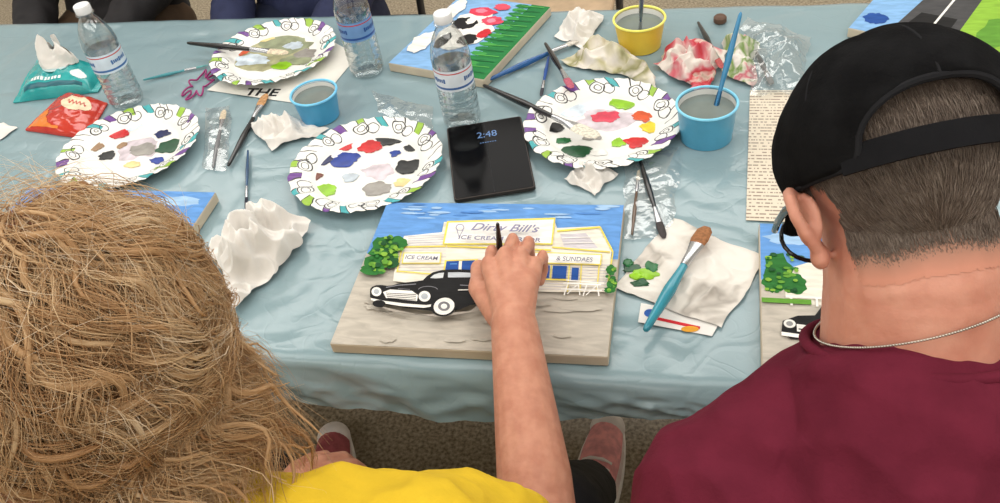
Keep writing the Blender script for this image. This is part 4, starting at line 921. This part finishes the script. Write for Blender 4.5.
def woman_hair():
    """locks walk over the scalp: combed away from the crown and downwards, waving sideways as they go"""
    def lock_dir(n,p):
        d=(n-crown*n.dot(crown))*1.0+V((0,0,-.80))+V((.26,-.10,0))
        d=d+noise.noise_vector(p*8+V((3,8,1)))*.85
        d=d-n*d.dot(n)
        return d.normalized()
    def walk(n0,n,Lg,lf,wa,wk,wp_,flip,jit,conv,so,fine):
        npt=16; stp=Lg/npt
        q=V((n0.x*SC.x,n0.y*SC.y,n0.z*SC.z)); pts=[]; nn=n0; qc=V((n.x*SC.x,n.y*SC.y,n.z*SC.z)); off_=(q-qc)
        for i in range(npt):
            s=i/(npt-1)
            if q.z>-.050:
                nn=V((q.x/SC.x**2,q.y/SC.y**2,q.z/SC.z**2)).normalized(); d=lock_dir(nn,q)
            else:
                d=V((nn.x*.34*flip+.06,nn.y*.20*flip,-1)).normalized(); nn=V((q.x,q.y,0)).normalized()
            sd=nn.cross(d)
            d=(d+sd*(wa*math.cos(wk*s+wp_)*min(1,s*2.5)+jit)).normalized()
            p=HC+q-off_*(conv*s)+nn*(.001+.034*lf*min(1,s*2.2+.10)*(1-.25*s)+.007*math.sin(wk*s*1.3+wp_)*s)+noise.noise_vector(q*13+so)*.010*s
            if fine: p=p+noise.noise_vector(q*30+so)*.0028*s
            pts.append(p)
            q=q+d*stp
            if q.z>-.050:
                k=math.sqrt((q.x/SC.x)**2+(q.y/SC.y)**2+(q.z/SC.z)**2); q=q/k
        return pts
    for cidx in range(1350):
        low=cidx>1000
        while True:
            n=V((rnd.gauss(0,1),rnd.gauss(0,1),rnd.gauss(0,1))).normalized()
            if low:
                if -.60<n.z<.15 and n.x>-.3 and n.y<.55: break
            elif n.z>-.55 and not (n.y>.55 and n.z<.35): break
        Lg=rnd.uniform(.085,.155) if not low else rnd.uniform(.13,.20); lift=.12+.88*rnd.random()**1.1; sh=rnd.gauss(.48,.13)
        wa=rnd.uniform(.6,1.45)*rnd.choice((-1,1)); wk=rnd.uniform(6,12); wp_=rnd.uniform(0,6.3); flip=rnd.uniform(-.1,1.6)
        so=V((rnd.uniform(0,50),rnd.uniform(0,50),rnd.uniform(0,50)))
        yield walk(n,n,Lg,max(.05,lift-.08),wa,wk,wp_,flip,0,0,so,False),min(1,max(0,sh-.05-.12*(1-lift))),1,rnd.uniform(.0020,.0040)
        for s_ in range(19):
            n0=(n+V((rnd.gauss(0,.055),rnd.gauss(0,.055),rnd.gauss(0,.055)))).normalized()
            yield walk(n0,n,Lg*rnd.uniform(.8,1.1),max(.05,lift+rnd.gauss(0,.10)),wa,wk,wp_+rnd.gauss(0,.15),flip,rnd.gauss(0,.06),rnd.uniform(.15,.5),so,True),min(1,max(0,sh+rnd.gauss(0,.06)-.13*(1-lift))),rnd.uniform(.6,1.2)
    for k in range(700):
        n0=V((rnd.gauss(0,1),rnd.gauss(0,1),abs(rnd.gauss(0,1)))).normalized(); pts=[]; wp_=rnd.uniform(0,6); d=rnd.uniform(.012,.032); t1=(n0.cross(V((rnd.gauss(0,1),rnd.gauss(0,1),rnd.gauss(0,1))))).normalized(); e=rnd.uniform(.4,.9)
        for i in range(12):
            s=i/11; nn=(n0*math.cos(s*e)+t1*math.sin(s*e)); q=V((nn.x*SC.x,nn.y*SC.y,nn.z*SC.z)); pts.append(HC+q+nn*(.014+d*s)+noise.noise_vector(q*25+V((k,0,0)))*.010*s)
        yield pts,rnd.uniform(.5,.95),.6
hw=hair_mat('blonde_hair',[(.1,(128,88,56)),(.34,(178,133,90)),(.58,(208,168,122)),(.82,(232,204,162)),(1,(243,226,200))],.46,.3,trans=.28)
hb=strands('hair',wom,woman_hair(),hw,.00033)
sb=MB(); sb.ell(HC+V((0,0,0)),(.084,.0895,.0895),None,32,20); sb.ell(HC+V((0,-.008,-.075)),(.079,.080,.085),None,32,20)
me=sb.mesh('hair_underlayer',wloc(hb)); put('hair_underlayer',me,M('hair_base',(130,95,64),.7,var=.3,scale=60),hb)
# ---- man
HM=V((.140,.563,1.141)); MhM=hrot(11,55,-5)
EAR=(.86,-.016,-.012,.97,.000); HSM=.97
JM=dict(pel=V((.17,.15,.55)),che=V((.165,.37,.875)),nb=V((.158,.500,1.040)),sk=V((.154,.520,1.085)),H=HM,Mh=MhM,
 shl=V((.020,.415,.918)),shr=V((.300,.415,.918)),ell=V((-.015,.36,.68)),wrl=V((.07,.56,.63)),elr=V((.38,.40,.69)),wrr=V((.30,.56,.63)),hipl=V((.08,.18,.54)),hipr=V((.26,.18,.54)),
 knl=V((-.02,.63,.53)),knr=V((.32,.62,.53)),anl=V((.0,.66,.10)),anr=V((.33,.70,.10)),tol=V((.0,.80,.035)),tor=V((.34,.84,.035)))
NKM=.069
man,mbody=build_person('man from behind in a maroon shirt, black cap and silver neck chain',JM,skinM,maroon,M('navy_denim',(30,34,48),.8),M('dark_shoe',(40,38,38),.6),M('dark_sole',(25,25,25),.7),None,sleeve=.7,wid=1.08,voxel=.0036,nk=NKM,ear=EAR,arm=1.1,bvox=.0025)
T=lambda p:HM+MhM@(V(p)*HSM)
capm=M('black_cap_cotton',(25,25,26),1.0,var=.25,bump=.4,bscale=350,spec=.02)
def cap_pt(th,ph,k=1.0):
    return V((.0850*k*math.sin(th)*math.cos(ph),-.007+.1090*k*math.sin(th)*math.sin(ph),.035+.082*k*math.cos(th)))
def rim_z(y): return .012+.10*y
def rim_th(ph,dz=0):
    lo,hi=.3,2.8
    for _ in range(40):
        mid=(lo+hi)/2; p=cap_pt(mid,ph)
        if p.z-(rim_z(p.y)+dz)>0: lo=mid
        else: hi=mid
    return (lo+hi)/2
b=MB(); nph=120; nth=32; grid=[]
AW=.74
def arch(ph):
    da=abs(((ph+math.pi/2+math.pi)%(2*math.pi))-math.pi)
    return .56*max(0,1-(da/AW)**2.4)**.5 if da<AW else 0
for k in range(nph):
    ph=2*math.pi*k/nph; th=rim_th(ph); th_top=th-arch(ph)
    grid.append([cap_pt(.02+(th_top-.02)*j/nth,ph,1+.016*abs(math.sin(3*ph))*math.sin(min(1,j/nth)*math.pi)) for j in range(nth+1)])
for col in grid:
    for p in col:
        q=T(p); nz_=noise.noise(p*22)*.0034+noise.noise(p*55)*.0012; b.v.append(tuple(q+(q-HM).normalized()*nz_))
for k in range(nph):
    k2=(k+1)%nph
    for j in range(nth): b.f.append((k*(nth+1)+j,k*(nth+1)+j+1,k2*(nth+1)+j+1,k2*(nth+1)+j)); b.mi.append(0)
cap=obj('cap',b,capm,man,angle=60); s=cap.modifiers.new('solid','SOLIDIFY'); s.thickness=.0025; s.offset=1
b=MB()
for q in range(6):
    k=int((q+.5)*nph/6)%nph; b.tube([T(grid[k][j]*1.014) for j in range(0,nth+1,2)],.0016,6)
op=[k for k in range(nph) if abs(((2*math.pi*k/nph+math.pi/2+math.pi)%(2*math.pi))-math.pi)<AW+.02]
b.tube([T(grid[k][nth]) for k in op],.0030,8)
b.tube([T(grid[k%nph][nth]) for k in range(op[-1],op[0]+nph+1)],.0028,8)
obj('seam',b,M('cap_seam_thread',(38,38,40),.95,spec=.03),cap)
b=MB(); vs=[]; n=30
for i in range(n+1):
    ph=-math.pi/2-.88+1.76*i/n; th=rim_th(ph,.004); q=cap_pt(th,ph,1.014); o_=V((q.x,q.y,0)).normalized()
    for (dz,dr) in ((-.009,.0),(.011,-.002),(.011,.0005),(-.009,.0028)): vs.append(T(q+o_*dr+V((0,0,dz))))
fs=[]
for i in range(n):
    for j in range(4): a=i*4; fs.append((a+j,a+(j+1)%4,a+4+(j+1)%4,a+4+j))
fs+=[(0,1,2,3),tuple(n*4+j for j in (3,2,1,0))]; b.add(vs,fs); obj('strap',b,M('cap_strap',(26,26,28),.9,bump=.3,bscale=250,spec=.06),cap,angle=50)
b=MB(); b.ell(T((0,-.007,.119)),(.008,.008,.004),MhM); obj('button',b,capm,cap)
b=MB(); vs=[]
for i in range(21):
    a=math.pi*(.12+.76*i/20); ph=a; p0=cap_pt(rim_th(ph),ph)
    for s in (0,.5,1): 
        ext=.07*math.sin(a)**.7*s; vs.append(T(V((p0.x*(1+.02*s),p0.y+ext,p0.z-.012*s*s-.010*(p0.x/.08)**2*s+.001))))
b.add(vs,[(i*3+j,i*3+j+1,i*3+j+4,i*3+j+3) for i in range(20) for j in range(2)]); o=obj('brim',b,capm,cap); s=o.modifiers.new('solid','SOLIDIFY'); s.thickness=.003
rm=random.Random(5)
mo=wloc(mbody); MI3=MhM.inverted()
def hairline(p): return -.058+.30*max(0,abs(p.x)-.034)+.003*noise.noise(p*30)
def hair_ok(p,marg=0):
    if p.y>.035: return False
    if p.z<hairline(p)+marg: return False
    if abs(p.x)>.078: return False
    if p.y>-.036 and p.z<.014 and abs(p.x)>.058: return False
    if p.y>-.02 and p.z<-.0: return False
    rz=rim_z(p.y)
    if p.z>rz+.004:
        if p.y>-.02 or abs(p.x)>.072: return False
        if p.z>rz+.068*math.sqrt(max(0,1-(abs(p.x)/.073)**2.4)): return False
    return True
vn=mbody.data.vertices
okv={}
for v in vn:
    p=MI3@(v.co+mo-HM)/HSM
    if p.length<.16 and hair_ok(p,-.022): okv[v.index]=(p,(MI3@v.normal).normalized())
FD=lambda p:max(0,min(1,(p.z-hairline(p)+.020)/.042))
def man_hair():
    for p,nn in okv.values():
        fade=FD(p)
        if fade<.30: continue
        fade=(fade-.30)/.70
        for _ in range(6):
            if rm.random()>fade**.6+.10: continue
            q=p+V((rm.uniform(-.0018,.0018),rm.uniform(-.0018,.0018),rm.uniform(-.0018,.0018))); q=q-nn*(q-p).dot(nn)
            dn=V((.14*noise.noise(p*30),-.2,-1)); dn=(dn-nn*dn.dot(nn)).normalized(); dn=(dn+V((rm.gauss(0,.08),rm.gauss(0,.08),rm.gauss(0,.05)))).normalized()
            ln=rm.uniform(.009,.015)*(.10+.90*fade**1.8); pts=[]
            for i in range(5):
                s=i/4; pts.append(T(q+nn*(.0004+.0013*fade*math.sin(s*2.4))+dn*(ln*s)))
            yield pts,min(1,max(0,rm.gauss(.44,.10)+.10*(1-fade))),rm.uniform(.6,1.1)*(.40+.60*fade)
mh=strands('hair',man,man_hair(),hair_mat('brown_grey_hair',[(.1,(70,60,53)),(.45,(102,88,78)),(.7,(132,119,108)),(1,(165,152,140))],.5,.3,60,.22),.00040)
sb=MB(); idm={}; fades=[]
for i,(p,nn) in okv.items():
    idm[i]=len(sb.v); sb.v.append(tuple(T(p+nn*.0005))); fades.append(FD(p))
for f in mbody.data.polygons:
    if all(i in idm for i in f.vertices): sb.f.append(tuple(idm[i] for i in f.vertices)); sb.mi.append(0)
me=sb.mesh('hair_underlayer',wloc(mh)); fa=me.attributes.new('shade','FLOAT','POINT'); fa.data.foreach_set('value',fades)
hu=hair_mat('man_hair_base',[(.12,(200,138,116)),(.45,(166,124,105)),(.80,(114,95,82)),(1,(100,84,73))],.7,.2,90,.10)
put('hair_underlayer',me,hu,mh)
b=MB()
for s in (-1,1):
    b.tube([T((s*.083,-.016,.000)),T((s*.084,.02,.004)),T((s*.082,.065,.004)),T((s*.078,.098,.004))],.0030,8)
    b.tube([T((s*.040+.034*math.cos(a),.112-.012*abs(s*.040+.034*math.cos(a))/.066,-.006+.024*math.sin(a))) for a in [2*math.pi*k/24 for k in range(25)]],.0020,8,cap=False)
b.tube([T((-.009,.114,.000)),T((.009,.114,.000))],.0020,8)
obj('glasses',b,M('black_glasses',(15,15,16),.2,coat=.4),man)
ndir=(JM['sk']-JM['nb']).normalized(); cn=V((-.02,.52,.85)).normalized()
def ring(c,nrm,r,ry,n=120):
    x=V((1,0,0)); x=(x-nrm*x.dot(nrm)).normalized(); y=nrm.cross(x)
    return [c+x*(r*math.cos(2*math.pi*k/n))+y*(ry*math.sin(2*math.pi*k/n)) for k in range(n+1)]
b=MB(); rp2=ring(JM['nb']+ndir*.024,(cn+V((-.32,.02,0))).normalized(),NKM*1.085,NKM*1.035,230)
for k,p in enumerate(rp2[:-1]): b.ell(p,(.0012,.0012,.0012),None,6,5)
obj('necklace',b,M('silver_chain',(190,185,175),.25,.9),man)
b=MB(); b.tube(ring(JM['nb']-ndir*.004,cn,NKM+.011,NKM+.011,80),.0046,12,cap=False); obj('collar',b,maroon,man)
# ---- people across the table
def far_person(cx,cy,label,shirt,pants):
    K=lambda x,y,z:V((cx-x,cy-y,z))
    J=dict(pel=K(0,0,.55),che=K(0,-.02,.93),nb=K(0,-.01,1.06),sk=K(0,.01,1.12),H=K(0,.03,1.22),Mh=hrot(180,20,0),shl=K(-.17,0,1.0),shr=K(.17,0,1.0),ell=K(-.21,-.02,.735),elr=K(.21,-.02,.735),wrl=K(-.12,.25,.635),wrr=K(.12,.25,.635),
     hipl=K(-.09,.02,.54),hipr=K(.09,.02,.54),knl=K(-.12,.42,.54),knr=K(.12,.42,.54),anl=K(-.12,.42,.10),anr=K(.12,.42,.10),tol=K(-.13,.56,.035),tor=K(.13,.56,.035))
    p,_=build_person(label,J,skinM,shirt,pants,M('dark_shoe',(40,38,38),.6),M('dark_sole',(25,25,25),.7),None,sleeve=.95,voxel=.007,longs=True)
    b=MB(); T2=lambda q:J['H']+J['Mh']@V(q); b.ell(T2((0,-.016,.045)),(.080,.098,.084),J['Mh'],28,18); me=b.mesh('hair',wloc(p)); put('hair',me,M('far_hair',(70,52,40),.7,var=.3,scale=60),p)
    return p
far_person(-1.01,1.97,'person in a navy top across the table, only the lap in view',M('navy_cotton',(46,52,84),.85),M('dark_denim',(36,42,66),.85))
far_person(-1.58,1.97,'person in charcoal clothes at the far left across the table',M('charcoal_cotton',(44,42,44),.85),M('brown_corduroy',(92,72,54),.85))
